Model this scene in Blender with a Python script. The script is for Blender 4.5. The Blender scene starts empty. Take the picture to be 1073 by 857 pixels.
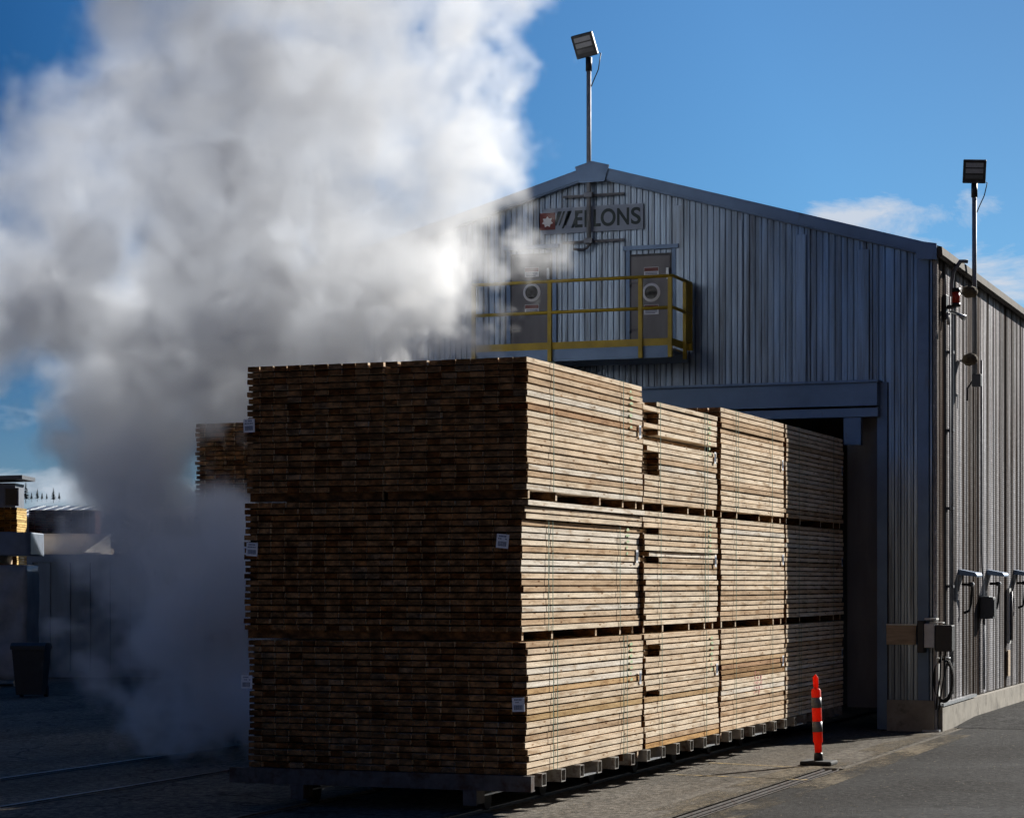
import bpy, bmesh, math, random
from mathutils import Vector, Matrix
R = math.radians
rnd = random.Random(11)
sc = bpy.context.scene
COL = sc.collection

# ------------------------------------------------------------------ camera
CAM_H = 2.04
YAW = R(20.73)
F_PX = 2434.0
cam_d = bpy.data.cameras.new('camera')
cam = bpy.data.objects.new('camera', cam_d)
COL.objects.link(cam)
cam.location = (0, 0, CAM_H)
cam.rotation_euler = (R(90), 0, YAW)
cam_d.sensor_width = 36
cam_d.lens = F_PX / 1073 * 36
cam_d.shift_y = 182.5 / 1073
cam_d.clip_start = 0.1
cam_d.clip_end = 8000
sc.camera = cam
CR, CF = Vector((math.cos(YAW), math.sin(YAW), 0)), Vector((-math.sin(YAW), math.cos(YAW), 0))


def spot(px, py, X=None, Y=None, Z=None, D=None):
    """point of the place that the survey of the photograph gives on one real plane"""
    d = CR * ((px - 536.5) / F_PX) + CF + Vector((0, 0, (611 - py) / F_PX))
    if X is not None: t = X / d.x
    elif Y is not None: t = Y / d.y
    elif Z is not None: t = (Z - CAM_H) / d.z
    else: t = D
    return Vector((0, 0, CAM_H)) + d * t


# ------------------------------------------------------------------ materials
def mat_base(name):
    m = bpy.data.materials.new(name)
    m.use_nodes = True
    nt = m.node_tree
    b = nt.nodes['Principled BSDF']
    return m, nt, b


def N(nt, t, **kw):
    n = nt.nodes.new(t)
    for k, v in kw.items():
        if k in n.inputs: n.inputs[k].default_value = v
        else: setattr(n, k, v)
    return n


def noise_fac(nt, scale, stretch=(1, 1, 1), detail=5, rough=.6, coord='Object', off=(0, 0, 0)):
    tc = N(nt, 'ShaderNodeTexCoord')
    mp = N(nt, 'ShaderNodeMapping')
    mp.inputs['Scale'].default_value = stretch
    mp.inputs['Location'].default_value = off
    nt.links.new(tc.outputs[coord], mp.inputs['Vector'])
    n = N(nt, 'ShaderNodeTexNoise')
    n.inputs['Scale'].default_value = scale
    n.inputs['Detail'].default_value = detail
    n.inputs['Roughness'].default_value = rough
    nt.links.new(mp.outputs[0], n.inputs['Vector'])
    return n.outputs['Fac']


def ramp(nt, fac, stops):
    r = N(nt, 'ShaderNodeValToRGB')
    els = r.color_ramp.elements
    while len(els) < len(stops): els.new(.5)
    for e, (p, c) in zip(els, stops):
        e.position = p
        e.color = (*c, 1) if len(c) == 3 else c
    nt.links.new(fac, r.inputs[0])
    return r.outputs[0]


def mul(nt, a, b, fac=1.0, mode='MULTIPLY'):
    m = N(nt, 'ShaderNodeMix', data_type='RGBA', blend_type=mode)
    m.inputs[0].default_value = fac
    for s, v in ((6, a), (7, b)):
        if hasattr(v, 'links'): nt.links.new(v, m.inputs[s])
        else: m.inputs[s].default_value = (*v, 1)
    return m.outputs[2]


def bump(nt, b, h, strength=.3, dist=.01):
    bp = N(nt, 'ShaderNodeBump')
    bp.inputs['Strength'].default_value = strength
    bp.inputs['Distance'].default_value = dist
    nt.links.new(h, bp.inputs['Height'])
    nt.links.new(bp.outputs[0], b.inputs['Normal'])
    return bp


def simple(name, c, rough=.6, metal=0.0, vary=.18, scale=3.0, stretch=(1, 1, 1), bmp=0.0, bscale=40, dirt=None, spec=.5):
    m, nt, b = mat_base(name)
    f = noise_fac(nt, scale, stretch, 6, .62)
    lo = tuple(v * (1 - vary * 1.6) for v in c)
    hi = tuple(min(1, v * (1 + vary)) for v in c)
    col = ramp(nt, f, [(.3, lo), (.7, hi)])
    if dirt:
        f2 = noise_fac(nt, dirt[1], dirt[3] if len(dirt) > 3 else (1, 1, 1), 8, .7, off=(7, 3, 1))
        msk = ramp(nt, f2, [(dirt[2], (0, 0, 0)), (min(1, dirt[2] + .16), (1, 1, 1))])
        mm = N(nt, 'ShaderNodeMix', data_type='RGBA')
        nt.links.new(msk, mm.inputs[0]); nt.links.new(col, mm.inputs[6])
        mm.inputs[7].default_value = (*dirt[0], 1)
        col = mm.outputs[2]
    nt.links.new(col, b.inputs['Base Color'])
    b.inputs['Metallic'].default_value = metal
    b.inputs['Specular IOR Level'].default_value = spec
    rr = N(nt, 'ShaderNodeMapRange')
    rr.inputs['To Min'].default_value = max(0, rough - .12); rr.inputs['To Max'].default_value = min(1, rough + .12)
    nt.links.new(noise_fac(nt, scale * 2.3, stretch, 5, .6, off=(3, 1, 4)), rr.inputs[0])
    nt.links.new(rr.outputs[0], b.inputs['Roughness'])
    if bmp: bump(nt, b, noise_fac(nt, bscale, (1, 1, 1), 6, .65), bmp, .01)
    return m


def wood_mat(name='sawn_lumber', gain=1.0):
    m, nt, b = mat_base(name)
    at = N(nt, 'ShaderNodeVertexColor', layer_name='tint')
    grain = noise_fac(nt, 6, (3, .22, 9), 7, .68)
    g = ramp(nt, grain, [(.25, (.55, .48, .42)), (.5, (.92, .9, .88)), (.75, (1.12, 1.12, 1.12))])
    c = mul(nt, at.outputs['Color'], g)
    seg = noise_fac(nt, 1.0, (1.5, 2.6, 17), 3, .6, off=(5, 2, 9))
    c = mul(nt, c, ramp(nt, seg, [(.32, (.66, .58, .5)), (.48, (1, 1, 1)), (.68, (1.1, 1.1, 1.12))]))
    # knots: cells along each board edge
    tc = N(nt, 'ShaderNodeTexCoord'); mp = N(nt, 'ShaderNodeMapping')
    mp.inputs['Scale'].default_value = (1.2, 2.4, 10)
    nt.links.new(tc.outputs['Object'], mp.inputs['Vector'])
    v = N(nt, 'ShaderNodeTexVoronoi'); v.inputs['Scale'].default_value = 1.6; v.inputs['Randomness'].default_value = 1
    nt.links.new(mp.outputs[0], v.inputs['Vector'])
    k = ramp(nt, v.outputs['Distance'], [(.05, (.16, .09, .05)), (.11, (.55, .40, .28)), (.17, (1, 1, 1))])
    c = mul(nt, c, k, .85)
    # bluish grey weather blotches and rough-sawn dirt
    w = noise_fac(nt, 2.6, (1, .8, 3), 6, .7, off=(1, 8, 3))
    c = mul(nt, c, ramp(nt, w, [(.5, (1, 1, 1)), (.78, (.62, .62, .64))]))
    # end grain: darker by nature, with the shade of the pile front painted in
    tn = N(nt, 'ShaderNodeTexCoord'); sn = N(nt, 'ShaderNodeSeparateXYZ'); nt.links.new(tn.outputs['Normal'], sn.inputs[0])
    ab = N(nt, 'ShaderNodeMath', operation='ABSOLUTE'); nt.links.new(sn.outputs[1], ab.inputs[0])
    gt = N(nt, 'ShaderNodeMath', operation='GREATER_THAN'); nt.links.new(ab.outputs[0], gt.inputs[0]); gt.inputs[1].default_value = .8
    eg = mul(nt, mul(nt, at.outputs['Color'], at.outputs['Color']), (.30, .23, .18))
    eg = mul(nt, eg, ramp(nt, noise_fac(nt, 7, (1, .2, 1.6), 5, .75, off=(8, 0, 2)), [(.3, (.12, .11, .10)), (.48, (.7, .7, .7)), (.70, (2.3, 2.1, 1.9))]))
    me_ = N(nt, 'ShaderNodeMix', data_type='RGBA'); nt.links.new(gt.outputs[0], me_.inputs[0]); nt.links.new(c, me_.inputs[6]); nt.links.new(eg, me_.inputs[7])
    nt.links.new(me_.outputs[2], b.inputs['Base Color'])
    b.inputs['Roughness'].default_value = .9
    b.inputs['Specular IOR Level'].default_value = .05
    bump(nt, b, noise_fac(nt, 30, (2, .5, 4), 6, .7), .55, .006)
    return m


def siding_mat(name, emboss, c=(.36, .37, .39), dirtc=(.16, .13, .10), metal=.75, rough=.42):
    m, nt, b = mat_base(name)
    f = noise_fac(nt, 1.3, (2.5, 2.5, .25), 6, .65)
    col = ramp(nt, f, [(.3, tuple(v * .72 for v in c)), (.7, tuple(v * 1.15 for v in c))])
    f2 = noise_fac(nt, 2.1, (4, 4, .18), 8, .7, off=(4, 4, 0))
    col = mul(nt, col, ramp(nt, f2, [(.40, (1.1, 1.1, 1.1)), (.55, (.8, .77, .74)), (.68, (.42, .36, .32))]))
    # splash dirt: densest just above the ground
    nt.links.new(col, b.inputs['Base Color'])
    b.inputs['Metallic'].default_value = metal
    rr = N(nt, 'ShaderNodeMapRange'); rr.inputs['To Min'].default_value = rough - .12; rr.inputs['To Max'].default_value = rough + .18
    nt.links.new(f2, rr.inputs[0]); nt.links.new(rr.outputs[0], b.inputs['Roughness'])
    if emboss:
        tc = N(nt, 'ShaderNodeTexCoord'); w = N(nt, 'ShaderNodeTexWave', wave_type='BANDS', bands_direction='Z')
        w.inputs['Scale'].default_value = 9.5; w.inputs['Distortion'].default_value = 2.6; w.inputs['Detail'].default_value = 3; w.inputs['Detail Scale'].default_value = 1.5
        nt.links.new(tc.outputs['Object'], w.inputs['Vector'])
        bump(nt, b, w.outputs['Fac'], .45, .003)
        b.inputs['Specular Tint'].default_value = (.25, .24, .23, 1)
        pn = noise_fac(nt, 1.0, (.1, 2.6, .035), 1.5, .6, off=(0, 3, 0))
        col2 = mul(nt, col, ramp(nt, pn, [(.42, (.42, .37, .33)), (.47, (.85, .82, .80)), (.52, (1.05, 1.05, 1.06)), (.58, (2.3, 2.32, 2.4))]))
        gl = noise_fac(nt, 30, (1, 1, .5), 4, .7, off=(0, 3, 7))
        col2 = mul(nt, col2, ramp(nt, gl, [(.35, (.7, .7, .7)), (.6, (1, 1, 1)), (.72, (1.8, 1.8, 1.8))]))
        nt.links.new(col2, b.inputs['Base Color'])
    else:
        bump(nt, b, noise_fac(nt, 5, (1, 1, .4), 4, .5), .12, .01)
    return m


M = {}
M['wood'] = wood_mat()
_m, _nt, _b = mat_base('chips'); _a = N(_nt, 'ShaderNodeVertexColor', layer_name='tint'); _nt.links.new(_a.outputs['Color'], _b.inputs['Base Color']); _b.inputs['Roughness'].default_value = .9; _b.inputs['Specular IOR Level'].default_value = .1
M['chips'] = _m
M['siding'] = siding_mat('ribbed_steel', False, (.24, .30, .38), metal=.9, rough=.32)
M['siding_side'] = siding_mat('embossed_aluminium', True, (.27, .27, .275), metal=.92, rough=.58)
M['trim'] = simple('galvanised_trim', (.13, .19, .29), .45, .7, .12, 2, dirt=((.09, .09, .09), 3, .6, (1, 1, .3)))
M['galv'] = simple('galvanised_steel', (.42, .44, .46), .42, .8, .15, 8, dirt=((.2, .17, .14), 9, .62))
M['cart_steel'] = simple('weathered_cart_steel', (.28, .27, .25), .55, .45, .2, 8, dirt=((.09, .05, .03), 7, .5))
M['pole'] = simple('dull_pole_steel', (.26, .28, .31), .6, .25, .12, 8, spec=.25)
M['gutter'] = simple('weathered_gutter', (.085, .07, .055), .75, 0, .2, 4, spec=.15)
M['beam_steel'] = simple('rusty_beam_steel', (.11, .10, .095), .7, .1, .25, 8, dirt=((.06, .03, .02), 7, .48), spec=.2)
M['slot_shade'] = simple('painted_slot_shade', (.010, .009, .008), .95, 0, .3, 9, spec=0)  # near-black that paints the shade of the open slot gaps
M['steel_dark'] = simple('dark_steel', (.10, .10, .11), .5, .5, .2, 6)
M['rail_steel'] = simple('worn_rail_steel', (.16, .14, .13), .38, .8, .3, 10, dirt=((.09, .05, .03), 12, .5))
M['yellow'] = simple('yellow_paint', (.42, .29, .012), .5, 0, .14, 5, dirt=((.14, .10, .04), 9, .64))
M['black'] = simple('black_plastic', (.018, .018, .02), .45, 0, .2, 8)
M['rubber'] = simple('black_rubber', (.02, .02, .02), .8, 0, .2, 14, bmp=.2)
M['greybox'] = simple('grey_enclosure', (.09, .095, .10), .5, .1, .1, 5)
M['palebox'] = simple('pale_enclosure', (.66, .66, .64), .5, .1, .1, 5)
M['concrete_foot'] = simple('footing_concrete', (.30, .27, .22), .9, 0, .2, 3, bmp=.4, bscale=25, dirt=((.10, .085, .06), 2.4, .52))
M['led'] = simple('led_lens', (.30, .31, .33), .25, 0, .1, 20)
M['red_lens'] = simple('red_lens', (.55, .03, .01), .25, 0, .1, 12)
M['orange'] = simple('orange_plastic', (.72, .07, .02), .55, 0, .15, 6, dirt=((.25, .07, .045), 11, .58))
def translucent(m, c):
    nt = m.node_tree; b = nt.nodes['Principled BSDF']; out = [n for n in nt.nodes if n.type == 'OUTPUT_MATERIAL'][0]
    tr = N(nt, 'ShaderNodeBsdfTranslucent'); tr.inputs[0].default_value = (*c, 1); mx = N(nt, 'ShaderNodeMixShader'); mx.inputs[0].default_value = .6
    nt.links.new(b.outputs[0], mx.inputs[1]); nt.links.new(tr.outputs[0], mx.inputs[2]); nt.links.new(mx.outputs[0], out.inputs[0])
translucent(M['orange'], (.85, .085, .03))
M['band'] = simple('grey_reflective_band', (.16, .16, .165), .5, 0, .15, 20)
M['sign'] = simple('sign_panel_paint', (.22, .26, .33), .5, .2, .08, 2.5, dirt=((.25, .26, .28), 4, .66))
M['ink'] = simple('dark_green_lettering', (.012, .03, .032), .5, 0, .1, 5)
M['logo_red'] = simple('red_emblem_paint', (.16, .02, .015), .5, 0, .1, 5)
M['white'] = simple('white_paint', (.72, .72, .72), .5, 0, .06, 6)
M['door'] = simple('hatch_panel', (.15, .145, .15), .5, .45, .14, 2, (2, 2, .5), dirt=((.16, .13, .11), 2, .62))
M['glass_dark'] = simple('dark_glass', (.008, .008, .01), .12, 0, .1, 5)
M['paper'] = simple('white_label_paper', (.74, .76, .80), .7, 0, .05, 12)
M['print'] = simple('printed_ink', (.10, .14, .22), .7, 0, .05, 12)
M['strap'] = simple('green_strap', (.07, .17, .12), .45, 0, .12, 12)
M['spray_green'] = simple('green_spray', (.42, .55, .30), .8, 0, .12, 20)
M['spray_red'] = simple('red_crayon', (.50, .12, .14), .8, 0, .12, 20)
M['interior'] = simple('kiln_lining', (.10, .075, .055), .7, .2, .2, 2)
M['fiber'] = simple('brown_insulation_wrap', (.13, .10, .06), .95, 0, .3, 25, bmp=.8, bscale=60)
M['roof'] = simple('roof_sheet', (.10, .10, .10), .75, 0, .15, 2, spec=.15)
M['plywood'] = simple('weathered_plywood', (.50, .37, .24), .8, 0, .2, 4, (1, 1, 6))
M['tarp_white'] = simple('white_lumber_wrap', (.70, .68, .65), .32, 0, .12, 3, bmp=.5, bscale=5)
M['tarp_grey'] = simple('grey_lumber_wrap', (.24, .24, .25), .4, 0, .2, 2.5, bmp=.6, bscale=4)
M['tarp_blue'] = simple('blue_grey_wrap', (.12, .15, .20), .45, 0, .15, 2.5, bmp=.4, bscale=4)
translucent(M['tarp_white'], (.85, .80, .74))
M['container'] = simple('slate_blue_cladding', (.11, .15, .20), .5, .1, .15, 1.5, (3, 3, .5))
M['shed_wall'] = simple('slate_shed_paint', (.10, .12, .16), .6, 0, .2, 2)
M['bark'] = simple('bark', (.09, .06, .04), .9, 0, .2, 8)
M['needles'] = simple('conifer_needles', (.035, .055, .04), .9, 0, .4, 3)


def ground_mat(name, c, c2, tone, bscale=60, rough=.85, agg=.35, cracks=True, spec=.05):
    m, nt, b = mat_base(name)
    f = noise_fac(nt, .35, (1, 1, 1), 8, .68)
    col = ramp(nt, f, [(.32, c2), (.62, c)])
    sp = noise_fac(nt, 9, (1.6, 1, 1), 5, .85, off=(2, 2, 2))
    col = mul(nt, col, ramp(nt, sp, [(.42, (1 - agg * .8,) * 3), (.5, (1, 1, 1)), (.58, (1 + agg * 1.2,) * 3)]))
    st = noise_fac(nt, .8, (.9, .12, 1), 7, .7, off=(9, 1, 0))      # drag and tyre streaks along the tracks
    col = mul(nt, col, ramp(nt, st, [(.36, tone), (.56, (1, 1, 1))]))
    sp2 = noise_fac(nt, 1.7, (1, 1, 1), 9, .75, off=(0, 6, 2))
    col = mul(nt, col, ramp(nt, sp2, [(.56, (1, 1, 1)), (.7, (.55, .5, .45))]))
    if cracks:
        v = N(nt, 'ShaderNodeTexVoronoi', feature='DISTANCE_TO_EDGE'); v.inputs['Scale'].default_value = .32
        tc = N(nt, 'ShaderNodeTexCoord'); wn = N(nt, 'ShaderNodeTexNoise'); wn.inputs['Scale'].default_value = 1.4; wn.inputs['Detail'].default_value = 6
        nt.links.new(tc.outputs['Object'], wn.inputs['Vector'])
        ad = N(nt, 'ShaderNodeMix', data_type='RGBA', blend_type='LINEAR_LIGHT'); ad.inputs[0].default_value = .5
        nt.links.new(tc.outputs['Object'], ad.inputs[6]); nt.links.new(wn.outputs['Color'], ad.inputs[7])
        nt.links.new(ad.outputs[2], v.inputs['Vector'])
        col = mul(nt, col, ramp(nt, v.outputs['Distance'], [(.002, (.4, .38, .35)), (.008, (1, 1, 1))]))
    nt.links.new(col, b.inputs['Base Color'])
    b.inputs['Specular IOR Level'].default_value = spec
    rr = N(nt, 'ShaderNodeMapRange'); rr.inputs['From Min'].default_value = .35; rr.inputs['From Max'].default_value = .65
    rr.inputs['To Min'].default_value = rough - .25; rr.inputs['To Max'].default_value = min(1, rough + .1)
    nt.links.new(f, rr.inputs[0]); nt.links.new(rr.outputs[0], b.inputs['Roughness'])
    bump(nt, b, noise_fac(nt, bscale * .3, (1, 1, 1), 9, .88), .8, .02)
    return m


M['asphalt'] = ground_mat('asphalt', (.034, .032, .030), (.022, .021, .020), (.72, .70, .68), 45, .8, .8)
M['concrete'] = ground_mat('yard_concrete', (.20, .178, .15), (.135, .12, .10), (.62, .6, .56), 60, .85, .5)
M['dirt'] = ground_mat('dirt', (.07, .055, .04), (.04, .032, .024), (.8, .8, .8), 20, .95, .3, False)
M['sand'] = ground_mat('sandy_grit', (.22, .185, .135), (.12, .10, .07), (.7, .66, .6), 70, .95, .5, False)
M['hill'] = simple('forested_hill', (.10, .068, .042), .95, 0, .4, .02)


def worn_paint():
    m, nt, b = mat_base('worn_yellow_line')
    b.inputs['Base Color'].default_value = (.42, .28, .08, 1); b.inputs['Roughness'].default_value = .85
    f = noise_fac(nt, 7, (1, 1, 1), 9, .8)
    r = ramp(nt, f, [(.42, (0, 0, 0)), (.58, (.9, .9, .9))])
    nt.links.new(r, b.inputs['Alpha'])
    return m


M['line'] = worn_paint()


# ------------------------------------------------------------------ mesh builder
class MB:
    def __init__(s):
        s.v, s.f, s.c, s.sm = [], [], [], []

    def add(s, vs, fs, col=(1, 1, 1), smooth=False):
        o = len(s.v)
        s.v += [Vector(p) for p in vs]
        for f in fs:
            s.f.append([o + i for i in f]); s.c.append(col); s.sm.append(smooth)
        return s

    def box(s, x0, x1, y0, y1, z0, z1, col=(1, 1, 1), mt=None, jit=0):
        vs = [Vector((x, y, z)) for x in (x0, x1) for y in (y0, y1) for z in (z0, z1)]
        if mt is not None: vs = [mt @ p for p in vs]
        return s.add(vs, [(0, 1, 3, 2), (4, 6, 7, 5), (0, 4, 5, 1), (2, 3, 7, 6), (0, 2, 6, 4), (1, 5, 7, 3)], col)

    def bbox(s, x0, x1, y0, y1, z0, z1, bev=.01, mt=None, col=(1, 1, 1)):
        """a bevelled box"""
        bm = bmesh.new(); bmesh.ops.create_cube(bm, size=1)
        for v in bm.verts:
            v.co = Vector(((x0 + x1) / 2 + v.co.x * (x1 - x0), (y0 + y1) / 2 + v.co.y * (y1 - y0), (z0 + z1) / 2 + v.co.z * (z1 - z0)))
        bmesh.ops.bevel(bm, geom=list(bm.edges), offset=bev, segments=2, affect='EDGES', profile=.5)
        bm.verts.index_update()
        vs = [(mt @ v.co if mt is not None else v.co.copy()) for v in bm.verts]
        s.add(vs, [[v.index for v in f.verts] for f in bm.faces], col); bm.free()
        return s

    def tube(s, pts, r, n=10, cap=True, col=(1, 1, 1)):
        pts = [Vector(p) for p in pts]
        rs = r if isinstance(r, (list, tuple)) else [r] * len(pts)
        rings, prev = [], None
        for i, p in enumerate(pts):
            t = (pts[min(i + 1, len(pts) - 1)] - pts[max(i - 1, 0)]).normalized()
            if prev is None:
                a = Vector((0, 0, 1)) if abs(t.z) < .9 else Vector((1, 0, 0))
                u = t.cross(a).normalized()
            else:
                u = (prev - t * prev.dot(t)).normalized()
            prev = u; w = t.cross(u)
            rings.append([p + (u * math.cos(2 * math.pi * k / n) + w * math.sin(2 * math.pi * k / n)) * rs[i] for k in range(n)])
        vs = [q for ring in rings for q in ring]
        fs = [(i * n + k, i * n + (k + 1) % n, (i + 1) * n + (k + 1) % n, (i + 1) * n + k) for i in range(len(pts) - 1) for k in range(n)]
        s.add(vs, fs, col, True)
        if cap:
            o = len(s.v) - len(vs)
            s.f.append([o + k for k in range(n)][::-1]); s.c.append(col); s.sm.append(False)
            s.f.append([o + (len(pts) - 1) * n + k for k in range(n)]); s.c.append(col); s.sm.append(False)
        return s

    def prism(s, poly, axis, a0, a1, col=(1, 1, 1), mt=None):
        """poly: 2D outline, extruded along axis ('X','Y','Z')"""
        n = len(poly)
        def P(p, a): return {'X': Vector((a, p[0], p[1])), 'Y': Vector((p[0], a, p[1])), 'Z': Vector((p[0], p[1], a))}[axis]
        vs = [P(p, a0) for p in poly] + [P(p, a1) for p in poly]
        if mt is not None: vs = [mt @ v for v in vs]
        return s.add(vs, [list(range(n))[::-1], list(range(n, 2 * n))] + [(i, (i + 1) % n, n + (i + 1) % n, n + i) for i in range(n)], col)

    def build(s, name, mat, parent=None, origin=(0, 0, 0), recalc=True):
        me = bpy.data.meshes.new(name)
        o3 = Vector(origin)
        me.from_pydata([p - o3 for p in s.v], [], s.f)
        ca = me.color_attributes.new('tint', 'FLOAT_COLOR', 'CORNER')
        i = 0
        for pi, p in enumerate(me.polygons):
            p.use_smooth = s.sm[pi]
            for _ in p.vertices:
                ca.data[i].color = (*s.c[pi], 1); i += 1
        if recalc:
            bm = bmesh.new(); bm.from_mesh(me); bmesh.ops.recalc_face_normals(bm, faces=bm.faces); bm.to_mesh(me); bm.free()
        me.materials.append(mat)
        o = bpy.data.objects.new(name, me)
        COL.objects.link(o)
        if parent is not None: o.parent = parent
        else: o.location = o3
        return o


def tag(o, label=None, cat=None, group=None, kind=None):
    if label: o['label'] = label
    if cat: o['category'] = cat
    if group: o['group'] = group
    if kind: o['kind'] = kind
    return o


def thing(name, loc, label, cat, group=None, rz=0):
    o = bpy.data.objects.new(name, None); COL.objects.link(o)
    o.location = loc; o.rotation_euler = (0, 0, rz); o.empty_display_size = .2
    return tag(o, label, cat, group)


# =================================================================== ground
FY = 31.97      # kiln front wall
RX = -5.87      # kiln right side wall
EX = -5.62      # edge of the asphalt
g = MB(); g.add([(-3000, -600, -.2), (3000, -600, -.2), (3000, 4000, -.2), (-3000, 4000, -.2)], [(0, 1, 2, 3)])
tag(g.build('ground', M['dirt']), kind='structure')
g = MB(); g.box(EX, 40, -60, 140, -.19, 0)
tag(g.build('asphalt_road', M['asphalt']), kind='structure')
g = MB(); g.box(-60, EX - .26, -60, 70, -.19, 0)
g.box(EX - .2602, EX - .10, 25.25, 70, -.19, -.001).box(EX - .075, EX, 25.25, 70, -.19, -.001)
tag(g.build('concrete_apron', M['concrete']), kind='structure')
# slot between apron and asphalt: guide bars, and black strips painting the gap shade
t = thing('guide_rail_slot', (EX - .13, 10, -.15), 'dark steel guide rail slot set between the concrete apron and the asphalt', 'rail track')
ox, oy, oz = t.location
g = MB(); g.box(EX - .255 - ox, EX - .005 - ox, -40, 15.2, -.195 - oz, -.17 - oz); g.build('slot_bed', M['rubber'], t)
for a, hw_, top in ((-.115, .013, -.003), (-.080, .009, -.004), (-.042, .020, -.014), (0, .009, -.004), (.042, .020, -.014), (.080, .009, -.004), (.115, .013, -.003)):
    g = MB(); g.box(a - hw_, a + hw_, -40, 15.1, -.169 - oz, top - oz); g.build('bar_and_shade_strip', M['beam_steel' if hw_ < .01 else 'slot_shade'], t)
# sandy grit swept along the slot
def patchy(m0, lo, hi, scale=1.3, stretch=(1, .35, 1)):
    m, nt = m0, m0.node_tree; b = nt.nodes['Principled BSDF']
    f = noise_fac(nt, scale, stretch, 10, .72, off=(1, 5, 0))
    nt.links.new(ramp(nt, f, [(lo, (0, 0, 0)), (hi, (1, 1, 1))]), b.inputs['Alpha'])
    return m


patchy(M['sand'], .43, .57)
gr = MB()
gr.add([(EX - .60, 18, .004), (EX - .262, 18, .004), (EX - .262, 25.24, .004), (EX - .60, 25.24, .004)], [(0, 1, 2, 3)])
gr.add([(EX - .45, 25.26, .004), (EX - .10, 25.26, .004), (EX - .10, 31.4, .004), (EX - .45, 31.4, .004)], [(0, 1, 2, 3)])
gr.add([(EX + .002, 18, .004), (EX + .34, 18, .004), (EX + .34, 31.4, .004), (EX + .002, 31.4, .004)], [(0, 1, 2, 3)])
tag(gr.build('sand_grit', M['sand'], recalc=False), 'tan sandy grit swept along both edges of the rail slot', 'grit', kind='stuff')
ml = MB()
for (x0, y0, x1, y1) in ((744, 799, 842, 804), (699, 811, 846, 817)):
    a, b = spot(x0, y0, Z=0), spot(x1, y1, Z=0)
    d = (b - a).normalized(); q = Vector((-d.y, d.x, 0)) * .045
    ml.add([a - q + Vector((0, 0, .004)), b - q + Vector((0, 0, .004)), b + q + Vector((0, 0, .004)), a + q + Vector((0, 0, .004))], [(0, 1, 2, 3)])
tag(ml.build('painted_road_lines', M['line']), kind='structure')


# splinters, bark and grit lying on the paving
db = MB(); r6 = random.Random(77)
for k in range(6500):
    yy = 17.5 + 22 * r6.random() ** 1.2
    xx = EX - 1.7 + 7.5 * r6.random() ** 1.6
    if EX - .27 < xx < EX + .01 or (xx < RX + .2 and yy > FY - .2): continue
    sz = .003 + .006 * r6.random() ** 3 + (.006 if r6.random() < .02 else 0); a_ = r6.random() * 6.28
    l = sz * (1 + 2.5 * r6.random()); c_, s_ = math.cos(a_), math.sin(a_)
    kk = r6.random(); cc = (.32, .25, .17) if kk < .4 else ((.10, .07, .05) if kk < .55 else (.22, .21, .20))
    P = lambda u, v, w_: (xx + c_ * u - s_ * v, yy + s_ * u + c_ * v, .001 + w_)
    db.add([P(-l, -sz * .5, 0), P(l, -sz * .4, 0), P(l * .8, sz * .5, 0), P(-l * .7, sz * .6, 0), P(0, 0, sz * .35)], [(0, 1, 4), (1, 2, 4), (2, 3, 4), (3, 0, 4)], cc)
tag(db.build('debris', M['chips'], recalc=False), 'small splinters, bark chips and grit scattered over the paving', 'debris', kind='stuff')

# =================================================================== lumber packages
def board_tint(r, warm=0.0):
    k = r.random()
    base = Vector((.78, .61, .43)).lerp(Vector((.90, .78, .61)), k)
    if r.random() < .12: base = Vector((.62, .45, .29))
    if r.random() < .05: base = Vector((.86, .79, .68))
    return tuple(base * (.88 + .16 * r.random()))


PITCH, BH = .0590, .0455


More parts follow.
